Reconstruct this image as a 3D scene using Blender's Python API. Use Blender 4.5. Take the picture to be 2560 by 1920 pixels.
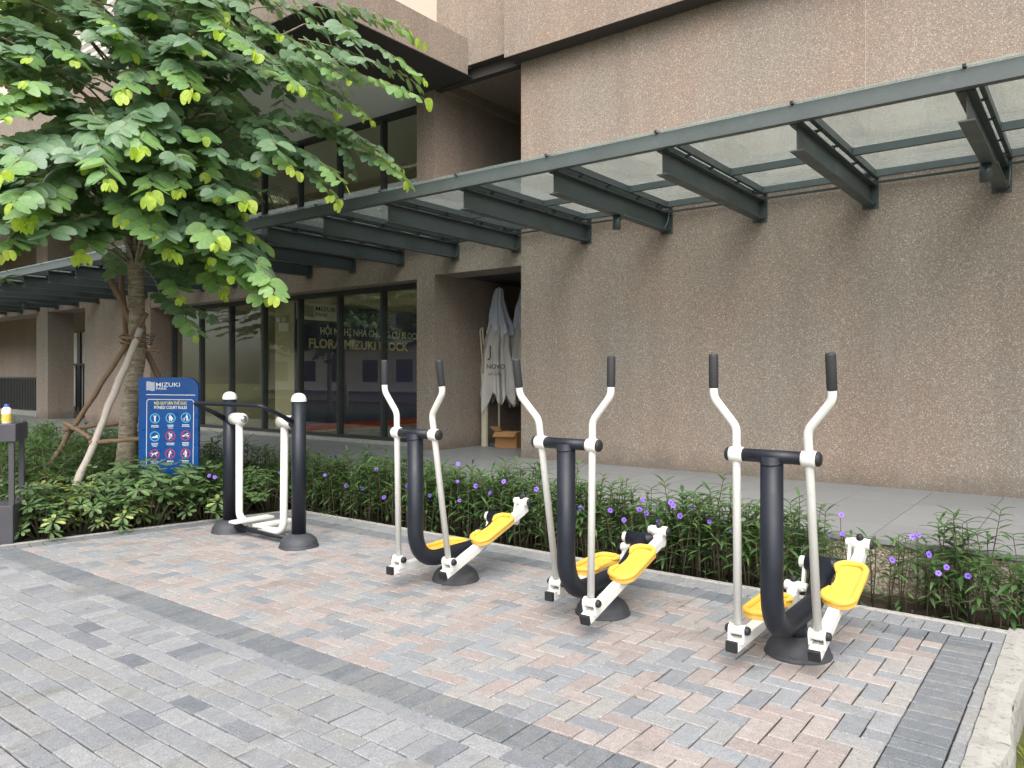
import bpy, math, random
from math import sin, cos, pi, radians, sqrt, atan2
from mathutils import Vector, Matrix, Euler

# ------------------------------------------------------------------ clear
for o in list(bpy.data.objects):
    bpy.data.objects.remove(o, do_unlink=True)
SC = bpy.context.scene
COL = SC.collection
rnd = random.Random(11)

# ------------------------------------------------------------------ camera
YAW = radians(37.46)
CAM_H = 1.5
F_PX, CX, HORIZON = 1907.0, 1280.0, 940.0
FW = (-sin(YAW), cos(YAW))
RT = (cos(YAW), sin(YAW))
cd = bpy.data.cameras.new('camera')
cam = bpy.data.objects.new('camera', cd)
COL.objects.link(cam)
cam.location = (0, 0, CAM_H)
cam.rotation_euler = (radians(90), 0, YAW)
cd.sensor_width = 36
cd.lens = 36 * F_PX / 2560
cd.shift_y = -(960 - HORIZON) / 2560
cd.clip_end = 500
cd.clip_start = 0.05
SC.camera = cam

# ------------------------------------------------------------------ sky, sun, exposure
SUN_EL, SUN_AZ = radians(52), radians(148)      # azimuth from +Y clockwise
w = bpy.data.worlds.new('World')
SC.world = w
w.use_nodes = True
wn, wl = w.node_tree.nodes, w.node_tree.links
wn.clear()
sky = wn.new('ShaderNodeTexSky')
sky.sky_type = 'NISHITA'
sky.sun_disc = False
sky.sun_elevation = SUN_EL
sky.sun_rotation = SUN_AZ
sky.dust_density = 4.0
sky.air_density = 1.0
hs = wn.new('ShaderNodeHueSaturation')
hs.inputs['Saturation'].default_value = 0.25
bg = wn.new('ShaderNodeBackground')
bg.inputs['Strength'].default_value = 0.15
wo = wn.new('ShaderNodeOutputWorld')
wl.new(sky.outputs[0], hs.inputs['Color'])
wl.new(hs.outputs[0], bg.inputs['Color'])
wl.new(bg.outputs[0], wo.inputs['Surface'])
sd = bpy.data.lights.new('sun', 'SUN')
sd.energy = 1.15
sd.angle = radians(65)
sd.color = (1.0, 0.965, 0.91)
sun = bpy.data.objects.new('sun', sd)
COL.objects.link(sun)
sdir = Vector((sin(SUN_AZ) * cos(SUN_EL), cos(SUN_AZ) * cos(SUN_EL), sin(SUN_EL)))
sun.rotation_euler = sdir.to_track_quat('Z', 'Y').to_euler()
SC.view_settings.view_transform = 'Standard'
SC.view_settings.look = 'None'
SC.view_settings.gamma = 1
SC.view_settings.use_curve_mapping = False
SC.view_settings.exposure = 1.1
try:
    SC.cycles.max_bounces = 8
    SC.cycles.transparent_max_bounces = 16
    SC.cycles.use_denoising = True
except Exception:
    pass

# ------------------------------------------------------------------ projection helpers (planning only)
def ray(px):
    return (px - CX) / F_PX
def on_ground(px, py, z=0.0):
    d = (CAM_H - z) * F_PX / (py - HORIZON)
    l = ray(px) * d
    return Vector((d * FW[0] + l * RT[0], d * FW[1] + l * RT[1], z))
def at_depth(px, py, d):
    l = ray(px) * d
    return Vector((d * FW[0] + l * RT[0], d * FW[1] + l * RT[1], CAM_H - (py - HORIZON) / F_PX * d))
def on_y(px, py, Y):
    d = Y / (FW[1] + ray(px) * RT[1])
    return at_depth(px, py, d)
def project(p):
    d = p[0] * FW[0] + p[1] * FW[1]
    l = p[0] * RT[0] + p[1] * RT[1]
    if d < 0.2:
        return (-9999, -9999, d)
    return (CX + F_PX * l / d, HORIZON + F_PX * (CAM_H - p[2]) / d, d)

# ------------------------------------------------------------------ materials
def new_mat(name):
    m = bpy.data.materials.new(name)
    m.use_nodes = True
    nt = m.node_tree
    nt.nodes.clear()
    out = nt.nodes.new('ShaderNodeOutputMaterial')
    return m, nt, out
def N(nt, t, **kw):
    n = nt.nodes.new(t)
    for k, v in kw.items():
        setattr(n, k, v)
    return n
def ramp(nt, src, stops, interp='LINEAR'):
    r = N(nt, 'ShaderNodeValToRGB')
    r.color_ramp.interpolation = interp
    e = r.color_ramp.elements
    while len(e) < len(stops):
        e.new(0.5)
    for i, (p, c) in enumerate(stops):
        e[i].position = p
        e[i].color = (c[0], c[1], c[2], 1) if not isinstance(c, (int, float)) else (c, c, c, 1)
    nt.links.new(src, r.inputs[0])
    return r.outputs[0]
def noise(nt, scale, detail=3, rough=0.55, coord=None, dist=0.0):
    n = N(nt, 'ShaderNodeTexNoise')
    n.inputs['Scale'].default_value = scale
    n.inputs['Detail'].default_value = detail
    n.inputs['Roughness'].default_value = rough
    n.inputs['Distortion'].default_value = dist
    if coord is not None:
        nt.links.new(coord, n.inputs['Vector'])
    return n
def pos(nt):
    return N(nt, 'ShaderNodeNewGeometry').outputs['Position']
def mix(nt, fac, a, b, mode='MIX'):
    n = N(nt, 'ShaderNodeMix', data_type='RGBA', blend_type=mode)
    for s, v in (('Factor', fac), ('A', a), ('B', b)):
        sock = n.inputs[0] if s == 'Factor' else n.inputs[6 if s == 'A' else 7]
        if hasattr(v, 'is_linked') or hasattr(v, 'links'):
            nt.links.new(v, sock)
        elif isinstance(v, (int, float)):
            sock.default_value = v if s == 'Factor' else (v, v, v, 1)
        else:
            sock.default_value = (v[0], v[1], v[2], 1)
    return n.outputs[2]
def bump(nt, h, strength=0.3, dist=0.01):
    b = N(nt, 'ShaderNodeBump')
    b.inputs['Strength'].default_value = strength
    b.inputs['Distance'].default_value = dist
    nt.links.new(h, b.inputs['Height'])
    return b.outputs[0]
def principled(nt, out, color, rough=0.5, metal=0.0, spec=0.5, normal=None, coat=0.0):
    p = N(nt, 'ShaderNodeBsdfPrincipled')
    for s, v in (('Base Color', color), ('Roughness', rough), ('Metallic', metal)):
        if hasattr(v, 'links'):
            nt.links.new(v, p.inputs[s])
        elif isinstance(v, (int, float)):
            p.inputs[s].default_value = v
        else:
            p.inputs[s].default_value = (v[0], v[1], v[2], 1)
    p.inputs['Specular IOR Level'].default_value = spec
    p.inputs['Coat Weight'].default_value = coat
    if normal is not None:
        nt.links.new(normal, p.inputs['Normal'])
    nt.links.new(p.outputs[0], out.inputs[0])
    return p
def paint(name, c, rough=0.45, var=0.12, metal=0.0, spec=0.5, scale=9.0, bumps=0.0, dirt=None):
    m, nt, out = new_mat(name)
    P = pos(nt)
    n = noise(nt, scale, 4, coord=P)
    col = mix(nt, n.outputs[0], [v * (1 - var) for v in c], [min(1, v * (1 + var)) for v in c])
    if dirt:
        n2 = noise(nt, scale * 3.3, 6, 0.7, coord=P)
        f = ramp(nt, n2.outputs[0], [(0.55, 0.0), (0.78, 0.55)])
        col = mix(nt, f, col, dirt)
    rr = ramp(nt, n.outputs[0], [(0.3, max(0.05, rough - 0.08)), (0.7, min(1, rough + 0.08))])
    nb = None
    if bumps:
        n3 = noise(nt, 260, 2, coord=P)
        nb = bump(nt, n3.outputs[0], bumps, 0.002)
    principled(nt, out, col, rr, metal, spec, nb)
    return m

def wall_mat(name, dark=1.0):
    m, nt, out = new_mat(name)
    P = pos(nt)
    v = N(nt, 'ShaderNodeTexVoronoi')
    v.inputs['Scale'].default_value = 118
    nt.links.new(P, v.inputs['Vector'])
    sep = N(nt, 'ShaderNodeSeparateColor')
    nt.links.new(v.outputs['Color'], sep.inputs[0])
    k = dark
    col = ramp(nt, sep.outputs[0], [(0.0, (.205 * k, .162 * k, .130 * k)), (0.35, (.258 * k, .205 * k, .167 * k)),
                                    (0.62, (.29 * k, .234 * k, .193 * k)), (0.90, (.335 * k, .28 * k, .233 * k)), (0.98, (.48 * k, .44 * k, .395 * k))])
    n1 = noise(nt, 0.55, 4, 0.6, coord=P)
    tint = ramp(nt, n1.outputs[0], [(0.35, (1.06, .97, .93)), (0.65, (.93, 1.0, 1.02))])
    col = mix(nt, 0.8, col, tint, 'MULTIPLY')
    mp = N(nt, 'ShaderNodeMapping')
    mp.inputs['Scale'].default_value = (1.3, 1.3, 0.12)
    nt.links.new(P, mp.inputs['Vector'])
    n2 = noise(nt, 2.2, 5, 0.65, coord=mp.outputs[0])
    st = ramp(nt, n2.outputs[0], [(0.3, .86), (0.6, 1.05)])
    col = mix(nt, 0.7, col, st, 'MULTIPLY')
    # splash dirt with a ragged top edge along the foot of the wall
    sx = N(nt, 'ShaderNodeSeparateXYZ')
    nt.links.new(P, sx.inputs[0])
    n5 = noise(nt, 3.0, 5, .7, coord=P)
    ad = N(nt, 'ShaderNodeMath', operation='MULTIPLY_ADD')
    ad.inputs[1].default_value = -.55
    nt.links.new(n5.outputs[0], ad.inputs[0])
    nt.links.new(sx.outputs[2], ad.inputs[2])
    col = mix(nt, ramp(nt, ad.outputs[0], [(0.08, .55), (0.30, 0.0)]), col, (.11, .092, .075))
    n6 = noise(nt, 1.7, 6, .75, coord=mp.outputs[0], dist=.4)
    col = mix(nt, ramp(nt, n6.outputs[0], [(0.60, 0.0), (0.74, .35)]), col, (.36, .33, .30))
    b = bump(nt, v.outputs['Distance'], 0.3, 0.003)
    principled(nt, out, col, 0.82, 0, 0.35, b)
    return m

def paver_mat(name, stops, island, soft=0.12):
    m, nt, out = new_mat(name)
    P = pos(nt)
    if island:
        r = N(nt, 'ShaderNodeNewGeometry').outputs['Random Per Island']
    else:
        r = N(nt, 'ShaderNodeObjectInfo').outputs['Random']
    col = ramp(nt, r, stops, 'CONSTANT')
    n1 = noise(nt, 26, 5, 0.65, coord=P)
    col = mix(nt, 1.0, col, ramp(nt, n1.outputs[0], [(0.25, 1 - soft * 1.6), (0.75, 1 + soft)]), 'MULTIPLY')
    n2 = noise(nt, 150, 3, 0.7, coord=P)
    col = mix(nt, 1.0, col, ramp(nt, n2.outputs[0], [(0.3, .58), (0.5, 1.0), (0.7, 1.38)]), 'MULTIPLY')
    n7 = noise(nt, 9, 4, 0.7, coord=P, dist=.8)
    col = mix(nt, ramp(nt, n7.outputs[0], [(0.45, 0.0), (0.68, .5)]), col, mix(nt, .5, col, (.27, .262, .255)))
    n8 = noise(nt, 70, 1, 0.4, coord=P)
    col = mix(nt, ramp(nt, n8.outputs[0], [(0.71, 0.0), (0.76, .6)]), col, (.52, .51, .5))
    n3 = noise(nt, 1.6, 6, 0.72, coord=P)
    col = mix(nt, ramp(nt, n3.outputs[0], [(0.55, 0.0), (0.78, 0.25)]), col, (.44, .43, .42))
    n4 = noise(nt, 3.1, 5, 0.7, coord=P, dist=0.6)
    col = mix(nt, ramp(nt, n4.outputs[0], [(0.56, 0.0), (0.74, 0.55)]), col, (.13, .12, .095))
    b = bump(nt, n2.outputs[0], 0.35, 0.0015)
    principled(nt, out, col, 0.68, 0, 0.45, b)
    return m

def leaf_mat(name, a, b_, trans=0.35, rough=0.42, spec=0.5, island=True):
    m, nt, out = new_mat(name)
    g = N(nt, 'ShaderNodeNewGeometry')
    if island:
        r = g.outputs['Random Per Island']
    else:
        r = N(nt, 'ShaderNodeObjectInfo').outputs['Random']
    col = ramp(nt, r, [(0.0, a), (1.0, b_)])
    n = noise(nt, 34, 3, coord=g.outputs['Position'])
    col = mix(nt, 1.0, col, ramp(nt, n.outputs[0], [(0.3, .82), (0.7, 1.15)]), 'MULTIPLY')
    col = mix(nt, mix(nt, 0.0, g.outputs['Backfacing'], 0.0), col, mix(nt, 0.35, col, (.22, .3, .17)))
    p = N(nt, 'ShaderNodeBsdfPrincipled')
    nt.links.new(col, p.inputs['Base Color'])
    p.inputs['Roughness'].default_value = rough
    p.inputs['Specular IOR Level'].default_value = spec
    t = N(nt, 'ShaderNodeBsdfTranslucent')
    tc = mix(nt, 1.0, col, (1.25, 1.3, .55), 'MULTIPLY')
    nt.links.new(tc, t.inputs['Color'])
    ms = N(nt, 'ShaderNodeMixShader')
    ms.inputs[0].default_value = trans
    nt.links.new(p.outputs[0], ms.inputs[1])
    nt.links.new(t.outputs[0], ms.inputs[2])
    nt.links.new(ms.outputs[0], out.inputs[0])
    return m

def glass_mat(name, tint, refl=1.0, dust=0.0, dustc=(.8, .85, .83), rough=0.0, ior=1.5):
    m, nt, out = new_mat(name)
    tr = N(nt, 'ShaderNodeBsdfTransparent')
    tr.inputs[0].default_value = (*tint, 1)
    gl = N(nt, 'ShaderNodeBsdfGlossy')
    gl.inputs['Roughness'].default_value = rough
    gl.inputs['Color'].default_value = (.95, 1, .97, 1)
    fr = N(nt, 'ShaderNodeLayerWeight')
    fr.inputs[0].default_value = .5
    pw_ = N(nt, 'ShaderNodeMath', operation='POWER')
    pw_.inputs[1].default_value = 4.0
    nt.links.new(fr.outputs['Facing'], pw_.inputs[0])
    mu = N(nt, 'ShaderNodeMath', operation='MULTIPLY_ADD')
    mu.inputs[1].default_value = .9
    mu.inputs[2].default_value = .04 * refl
    mu.use_clamp = True
    nt.links.new(pw_.outputs[0], mu.inputs[0])
    ms = N(nt, 'ShaderNodeMixShader')
    nt.links.new(mu.outputs[0], ms.inputs[0])
    nt.links.new(tr.outputs[0], ms.inputs[1])
    nt.links.new(gl.outputs[0], ms.inputs[2])
    last = ms.outputs[0]
    if dust:
        P = pos(nt)
        n = noise(nt, 2.5, 6, 0.7, coord=P)
        f = ramp(nt, n.outputs[0], [(0.3, dust * 0.6), (0.7, dust * 1.5)])
        df = N(nt, 'ShaderNodeBsdfDiffuse')
        df.inputs[0].default_value = (*dustc, 1)
        tl = N(nt, 'ShaderNodeBsdfTranslucent')
        tl.inputs[0].default_value = (*dustc, 1)
        ad = N(nt, 'ShaderNodeMixShader')
        nt.links.new(df.outputs[0], ad.inputs[1])
        nt.links.new(tl.outputs[0], ad.inputs[2])
        m2 = N(nt, 'ShaderNodeMixShader')
        nt.links.new(f, m2.inputs[0])
        nt.links.new(last, m2.inputs[1])
        nt.links.new(ad.outputs[0], m2.inputs[2])
        last = m2.outputs[0]
    nt.links.new(last, out.inputs[0])
    return m

M = {}
M['wall'] = wall_mat('pebble_render', .98)
M['steel'] = paint('canopy_steel', (.06, .075, .075), 0.42, .18, spec=.5, scale=4, dirt=(.10, .115, .11))
M['steel_skylit'] = paint('fascia_steel_skylit', (.092, .11, .108), 0.42, .15, spec=.5, scale=3, dirt=(.15, .165, .16))  # lighter copy of the canopy steel, sky light painted into the colour
M['frame'] = paint('window_frame', (.035, .04, .042), 0.4, .1)
M['charcoal'] = paint('charcoal_paint', (.011, .014, .022), 0.45, .15, spec=.4)
M['white'] = paint('white_paint', (.74, .74, .70), 0.36, .04, scale=14, dirt=(.5, .48, .43))
M['rubber'] = paint('black_rubber', (.016, .016, .018), 0.6, .2)
M['grip'] = paint('grip_foam', (.028, .028, .031), 0.62, .2)
M['cover'] = paint('base_cover', (.045, .048, .055), 0.6, .3, scale=30, dirt=(.12, .115, .11))
M['yellow'] = paint('yellow_plastic', (.86, .50, .075), 0.45, .06, scale=20, dirt=(.72, .46, .14))
M['chrome'] = paint('bolt_steel', (.6, .6, .6), 0.2, .05, metal=1)
M['blue'] = paint('sign_blue', (.004, .072, .28), 0.32, .06)
M['print_white'] = paint('print_white', (.82, .84, .86), 0.5, .02)
M['print_yellow'] = paint('print_yellow', (.9, .8, .12), 0.5, .02)
M['print_gold'] = paint('print_gold', (.72, .64, .34), 0.5, .1)
M['print_cyan'] = paint('print_cyan', (.12, .55, .86), 0.5, .02)
M['print_red'] = paint('print_red', (.55, .045, .09), 0.5, .02)
M['print_navy'] = paint('print_navy', (.02, .03, .09), 0.5, .02)

M['twig'] = paint('twig', (.27, .25, .14), 0.8, .3)
M['stake_dark'] = paint('stake_wood', (.21, .14, .09), 0.85, .35, scale=18, dirt=(.4, .33, .25))
M['stake_pale'] = paint('stake_wood_pale', (.52, .46, .41), 0.85, .2, scale=22, dirt=(.16, .11, .08))
M['soil'] = paint('soil', (.055, .038, .025), 0.95, .5, scale=20, bumps=.6)
M['tile'] = None
M['aggregate'] = None
M['ceiling'] = paint('painted_ceiling', (.82, .81, .78), 0.7, .05, scale=1)
M['room'] = paint('room_wall', (.58, .53, .42), 0.7, .08, scale=.7)
M['roomfloor'] = paint('room_floor', (.5, .46, .38), 0.3, .06, scale=1)
M['navy'] = paint('stage_backdrop', (.028, .021, .15), 0.5, .3, scale=.8)
M['red'] = paint('red_carpet', (.42, .03, .015), 0.9, .15)
M['duct'] = paint('foil_duct', (.75, .74, .68), 0.28, .1, metal=1)
M['cream'] = paint('cream_facade', (.72, .64, .53), 0.8, .05, scale=.8)
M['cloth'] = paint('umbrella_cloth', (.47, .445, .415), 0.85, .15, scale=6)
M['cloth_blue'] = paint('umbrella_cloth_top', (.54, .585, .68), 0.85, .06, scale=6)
M['beige'] = paint('beige_tube', (.56, .50, .38), 0.5, .08)
M['card'] = paint('cardboard', (.36, .19, .075), 0.85, .12, scale=7)
M['bollard'] = paint('grey_metal_box', (.062, .06, .07), 0.5, .12, scale=6)
M['bottle'] = paint('bottle_white', (.82, .8, .74), 0.3, .03)
M['bottle_label'] = paint('bottle_label', (.85, .5, .1), 0.4, .35, scale=45)
M['bottle_cap'] = paint('bottle_cap', (.05, .09, .42), 0.4, .05)
M['shrubstem'] = paint('plant_stem', (.075, .065, .035), 0.8, .3)
M['dead_leaf'] = leaf_mat('dead_leaf', (.12, .075, .03), (.30, .20, .08), .15, .8, .2)
M['flower'] = paint('petal_purple', (.22, .10, .62), 0.55, .12, scale=60)
M['flower_eye'] = paint('petal_eye', (.06, .015, .2), 0.6, .1)
M['leaf'] = leaf_mat('leaf_mature', (.10, .19, .11), (.19, .30, .165), .32, .38, .6)
M['leaf_o'] = leaf_mat('leaf_mature_single', (.115, .21, .12), (.205, .315, .175), .32, .38, .6, island=False)
M['leaf_young'] = leaf_mat('leaf_young', (.40, .56, .07), (.55, .68, .12), .5, .45, .4)
M['leaf_young_o'] = leaf_mat('leaf_young_single', (.40, .56, .07), (.55, .68, .12), .5, .45, .4, island=False)
M['leaf_mid'] = leaf_mat('leaf_mid', (.16, .31, .11), (.26, .42, .15), .36, .42, .5)
M['leaf_mid_o'] = leaf_mat('leaf_mid_single', (.17, .32, .115), (.27, .43, .155), .36, .42, .5, island=False)
M['ruellia'] = leaf_mat('ruellia_leaf', (.05, .115, .04), (.12, .205, .068), .25, .4, .5)
M['schef'] = leaf_mat('schefflera_leaf', (.05, .13, .032), (.15, .26, .065), .22, .32, .6)
M['schef_y'] = leaf_mat('schefflera_variegated', (.42, .50, .10), (.62, .62, .22), .25, .35, .5)
M['grass'] = leaf_mat('grass_blade', (.13, .17, .03), (.23, .26, .06), .35, .6, .3)
M['glass_window'] = glass_mat('window_glass', (.93, .94, .88), 1.2, ior=1.5)
M['glass_roof'] = glass_mat('canopy_glass', (.87, .92, .915), 1.0, dust=.115)
M['soffit'] = paint('dark_soffit_recess_shade', (.05, .043, .04), .8, .15, scale=3)  # dark soffit paint, also used to paint shade into the recess
M['joint_fill'] = paint('sealant', (.42, .37, .33), .8, .05)
M['painted_room_light'] = paint('room_light_paint', (.85, .82, .7), 0.7, .05)  # pale colour standing in for the light of a lit room

# bark with uneven horizontal rings
m, nt, out = new_mat('bark')
P = pos(nt)
mp = N(nt, 'ShaderNodeMapping')
mp.inputs['Scale'].default_value = (5, 5, 30)
nt.links.new(P, mp.inputs['Vector'])
n1 = noise(nt, 1.0, 5, .7, coord=mp.outputs[0], dist=.8)
n2 = noise(nt, 16, 5, .7, coord=P)
c = mix(nt, ramp(nt, n1.outputs[0], [(.36, 0.0), (.62, 1.0)]), (.15, .12, .085), (.40, .345, .265))
c = mix(nt, ramp(nt, n2.outputs[0], [(.5, 0.0), (.68, .75)]), c, (.46, .42, .34))
principled(nt, out, c, .9, 0, .25, bump(nt, n1.outputs[0], .9, .02))
M['bark'] = m
# walkway tile
m, nt, out = new_mat('walkway_tile')
P = pos(nt)
mp = N(nt, 'ShaderNodeMapping')
mp.inputs['Scale'].default_value = (.7, 9, 1)
nt.links.new(P, mp.inputs['Vector'])
n1 = noise(nt, 5, 5, .65, coord=mp.outputs[0])
oi = N(nt, 'ShaderNodeObjectInfo').outputs['Random']
c = mix(nt, n1.outputs[0], (.195, .197, .203), (.265, .267, .273))
c = mix(nt, 1.0, c, ramp(nt, oi, [(0, .93), (1, 1.06)]), 'MULTIPLY')
principled(nt, out, c, ramp(nt, n1.outputs[0], [(.3, .36), (.7, .5)]), 0, .5)
M['tile'] = m
# exposed aggregate
m, nt, out = new_mat('exposed_aggregate')
P = pos(nt)
v = N(nt, 'ShaderNodeTexVoronoi')
v.inputs['Scale'].default_value = 75
nt.links.new(P, v.inputs['Vector'])
sp = N(nt, 'ShaderNodeSeparateColor')
nt.links.new(v.outputs['Color'], sp.inputs[0])
c = ramp(nt, sp.outputs[0], [(0, (.16, .13, .09)), (.5, (.33, .28, .21)), (1, (.55, .5, .42))])
principled(nt, out, c, .85, 0, .3, bump(nt, v.outputs['Distance'], .8, .006))
M['aggregate'] = m
# kerb concrete with stains
m, nt, out = new_mat('kerb_concrete')
P = pos(nt)
n1 = noise(nt, 5, 6, .7, coord=P)
n2 = noise(nt, 22, 6, .75, coord=P, dist=.5)
c = mix(nt, n1.outputs[0], (.27, .26, .24), (.44, .425, .395))
c = mix(nt, ramp(nt, n2.outputs[0], [(.53, 0.0), (.68, .8)]), c, (.085, .075, .06))
principled(nt, out, c, .9, 0, .3, bump(nt, n2.outputs[0], .5, .004))
M['kerb'] = m
# joint sand
m, nt, out = new_mat('joint_sand')
P = pos(nt)
n1 = noise(nt, 2.2, 6, .75, coord=P)
n2 = noise(nt, 60, 3, .6, coord=P)
c = mix(nt, ramp(nt, n1.outputs[0], [(.54, 0.0), (.7, .8)]), (.024, .021, .016), (.27, .26, .245))
c = mix(nt, 1.0, c, ramp(nt, n2.outputs[0], [(.3, .7), (.7, 1.2)]), 'MULTIPLY')
principled(nt, out, c, .95, 0, .2)
M['joint'] = m
m, nt, out = new_mat('lawn_soil')
P = pos(nt)
n1 = noise(nt, 8, 5, .7, coord=P)
c = mix(nt, n1.outputs[0], (.06, .055, .025), (.12, .13, .04))
principled(nt, out, c, .95, 0, .2)
M['lawn'] = m
PAT = [(0, (.322, .275, .257)), (.15, (.35, .308, .292)), (.30, (.298, .256, .242)), (.44, (.32, .305, .293)),
       (.58, (.285, .285, .287)), (.68, (.243, .253, .269)), (.80, (.268, .278, .294)), (.90, (.215, .225, .242))]
GRY = [(0, (.238, .246, .262)), (.2, (.268, .274, .288)), (.4, (.218, .226, .242)), (.55, (.255, .257, .255)), (.72, (.288, .292, .30)), (.90, (.185, .195, .217)), (.96, (.145, .157, .178))]
DRK = [(0, (.156, .168, .183)), (.3, (.17, .181, .193)), (.6, (.138, .152, .168)), (.85, (.188, .194, .20))]
LGT = [(0, (.245, .252, .26)), (.35, (.27, .27, .272)), (.7, (.225, .236, .247))]
for nm, st in (('patio', PAT), ('grey', GRY), ('dark', DRK), ('light', LGT)):
    M['pv_' + nm] = paver_mat('paver_' + nm, st, False)
    M['pv_' + nm + '_j'] = paver_mat('paver_' + nm + '_far', st, True)

# ------------------------------------------------------------------ mesh helpers
class MB:
    def __init__(self):
        self.v, self.f, self.mi, self.sm = [], [], [], []
    def add(self, vs, fs, mi=0, smooth=False):
        b = len(self.v)
        self.v.extend(tuple(p) for p in vs)
        for f in fs:
            self.f.append(tuple(i + b for i in f))
            self.mi.append(mi)
            self.sm.append(smooth)
        return self
    def box(self, x0, x1, y0, y1, z0, z1, mi=0, mat=None):
        vs = [Vector((x, y, z)) for z in (z0, z1) for x, y in ((x0, y0), (x1, y0), (x1, y1), (x0, y1))]
        if mat is not None:
            vs = [mat @ p for p in vs]
        return self.add(vs, [(3, 2, 1, 0), (4, 5, 6, 7), (0, 1, 5, 4), (1, 2, 6, 5), (2, 3, 7, 6), (3, 0, 4, 7)], mi)
    def tube(self, path, r, seg=12, mi=0, caps=True, smooth=True, seed=None):
        path = [Vector(p) for p in path]
        n = len(path)
        rs = r if isinstance(r, (list, tuple)) else [r] * n
        ts = []
        for i in range(n):
            a = path[max(0, i - 1)]
            b = path[min(n - 1, i + 1)]
            t = (b - a)
            ts.append(t.normalized() if t.length > 1e-9 else Vector((0, 0, 1)))
        up = Vector((0, 0, 1)) if abs(ts[0].z) < 0.9 else Vector((1, 0, 0))
        nrm = ts[0].cross(up).normalized()
        vs, fs = [], []
        for i in range(n):
            nrm = (nrm - ts[i] * nrm.dot(ts[i]))
            nrm = nrm.normalized() if nrm.length > 1e-6 else ts[i].orthogonal().normalized()
            bn = ts[i].cross(nrm)
            for k in range(seg):
                a = 2 * pi * k / seg
                vs.append(path[i] + (nrm * cos(a) + bn * sin(a)) * rs[i])
        for i in range(n - 1):
            for k in range(seg):
                k2 = (k + 1) % seg
                fs.append((i * seg + k, i * seg + k2, (i + 1) * seg + k2, (i + 1) * seg + k))
        self.add(vs, fs, mi, smooth)
        if caps:
            b = len(self.v) - len(vs)
            self.f.append(tuple(b + k for k in reversed(range(seg)))); self.mi.append(mi); self.sm.append(False)
            self.f.append(tuple(b + (n - 1) * seg + k for k in range(seg))); self.mi.append(mi); self.sm.append(False)
        return self
    def lathe(self, prof, c=(0, 0, 0), seg=28, mi=0, smooth=True, mat=None, close=True):
        vs, fs = [], []
        for r, z in prof:
            for k in range(seg):
                a = 2 * pi * k / seg
                p = Vector((c[0] + r * cos(a), c[1] + r * sin(a), c[2] + z))
                vs.append(mat @ p if mat is not None else p)
        n = len(prof)
        for i in range(n - 1):
            for k in range(seg):
                k2 = (k + 1) % seg
                fs.append((i * seg + k, i * seg + k2, (i + 1) * seg + k2, (i + 1) * seg + k))
        self.add(vs, fs, mi, smooth)
        if close:
            b = len(self.v) - len(vs)
            self.f.append(tuple(b + (n - 1) * seg + k for k in range(seg))); self.mi.append(mi); self.sm.append(smooth)
        return self
    def prism(self, poly, z0, z1, mi=0, mat=None):
        n = len(poly)
        vs = [Vector((p[0], p[1], z0)) for p in poly] + [Vector((p[0], p[1], z1)) for p in poly]
        if mat is not None:
            vs = [mat @ p for p in vs]
        fs = [tuple(reversed(range(n))), tuple(range(n, 2 * n))]
        for i in range(n):
            j = (i + 1) % n
            fs.append((i, j, n + j, n + i))
        return self.add(vs, fs, mi)
    def mesh(self, name, mats):
        me = bpy.data.meshes.new(name)
        me.from_pydata([tuple(p) for p in self.v], [], self.f)
        mats = mats if isinstance(mats, (list, tuple)) else [mats]
        for mm in mats:
            me.materials.append(M[mm] if isinstance(mm, str) else mm)
        me.polygons.foreach_set('material_index', self.mi)
        me.polygons.foreach_set('use_smooth', self.sm)
        me.update()
        return me
    def build(self, name, mats, parent=None, bevel=0.0, segs=2):
        o = bpy.data.objects.new(name, self.mesh(name, mats))
        COL.objects.link(o)
        if parent is not None:
            o.parent = parent
        if bevel:
            b = o.modifiers.new('bevel', 'BEVEL')
            b.width = bevel
            b.segments = segs
            b.limit_method = 'ANGLE'
            b.angle_limit = radians(40)
            b.harden_normals = False
        return o
def link(name, me, parent=None, loc=None, rot=None, scale=None):
    o = bpy.data.objects.new(name, me)
    COL.objects.link(o)
    if parent is not None:
        o.parent = parent
    if loc is not None:
        o.location = loc
    if rot is not None:
        o.rotation_euler = rot
    if scale is not None:
        o.scale = scale
    return o
def tag(o, label=None, cat=None, group=None, kind=None):
    if label: o['label'] = label
    if cat: o['category'] = cat
    if group: o['group'] = group
    if kind: o['kind'] = kind
    return o
def thing(name, loc, label, cat, group=None, rz=0.0):
    o = bpy.data.objects.new(name, None)
    o.empty_display_size = 0.1
    COL.objects.link(o)
    o.location = loc
    o.rotation_euler = (0, 0, rz)
    return tag(o, label, cat, group)
def part(name, mats, parent, fn, bevel=0.0):
    mb = MB()
    fn(mb)
    return mb.build(name, mats, parent, bevel)
def boxpart(name, mats, parent, *b, bevel=0.0):
    return MB().box(*b).build(name, mats, parent, bevel)
def fillet(pts, radii, n=7):
    pts = [Vector(p) for p in pts]
    if isinstance(radii, (int, float)):
        radii = [radii] * len(pts)
    out = [pts[0]]
    for i in range(1, len(pts) - 1):
        p, a, b = pts[i], pts[i - 1], pts[i + 1]
        u, v_ = (a - p), (b - p)
        lu, lv = u.length, v_.length
        u, v_ = u / lu, v_ / lv
        ang = math.acos(max(-1, min(1, u.dot(v_))))
        if abs(ang - pi) < 0.03:
            out.append(p)
            continue
        t = min(radii[i] / math.tan(ang / 2), lu * .49, lv * .49)
        s, e = p + u * t, p + v_ * t
        for k in range(n + 1):
            q = k / n
            out.append(s * (1 - q) ** 2 + p * 2 * q * (1 - q) + e * q * q)
    out.append(pts[-1])
    return out
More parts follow.
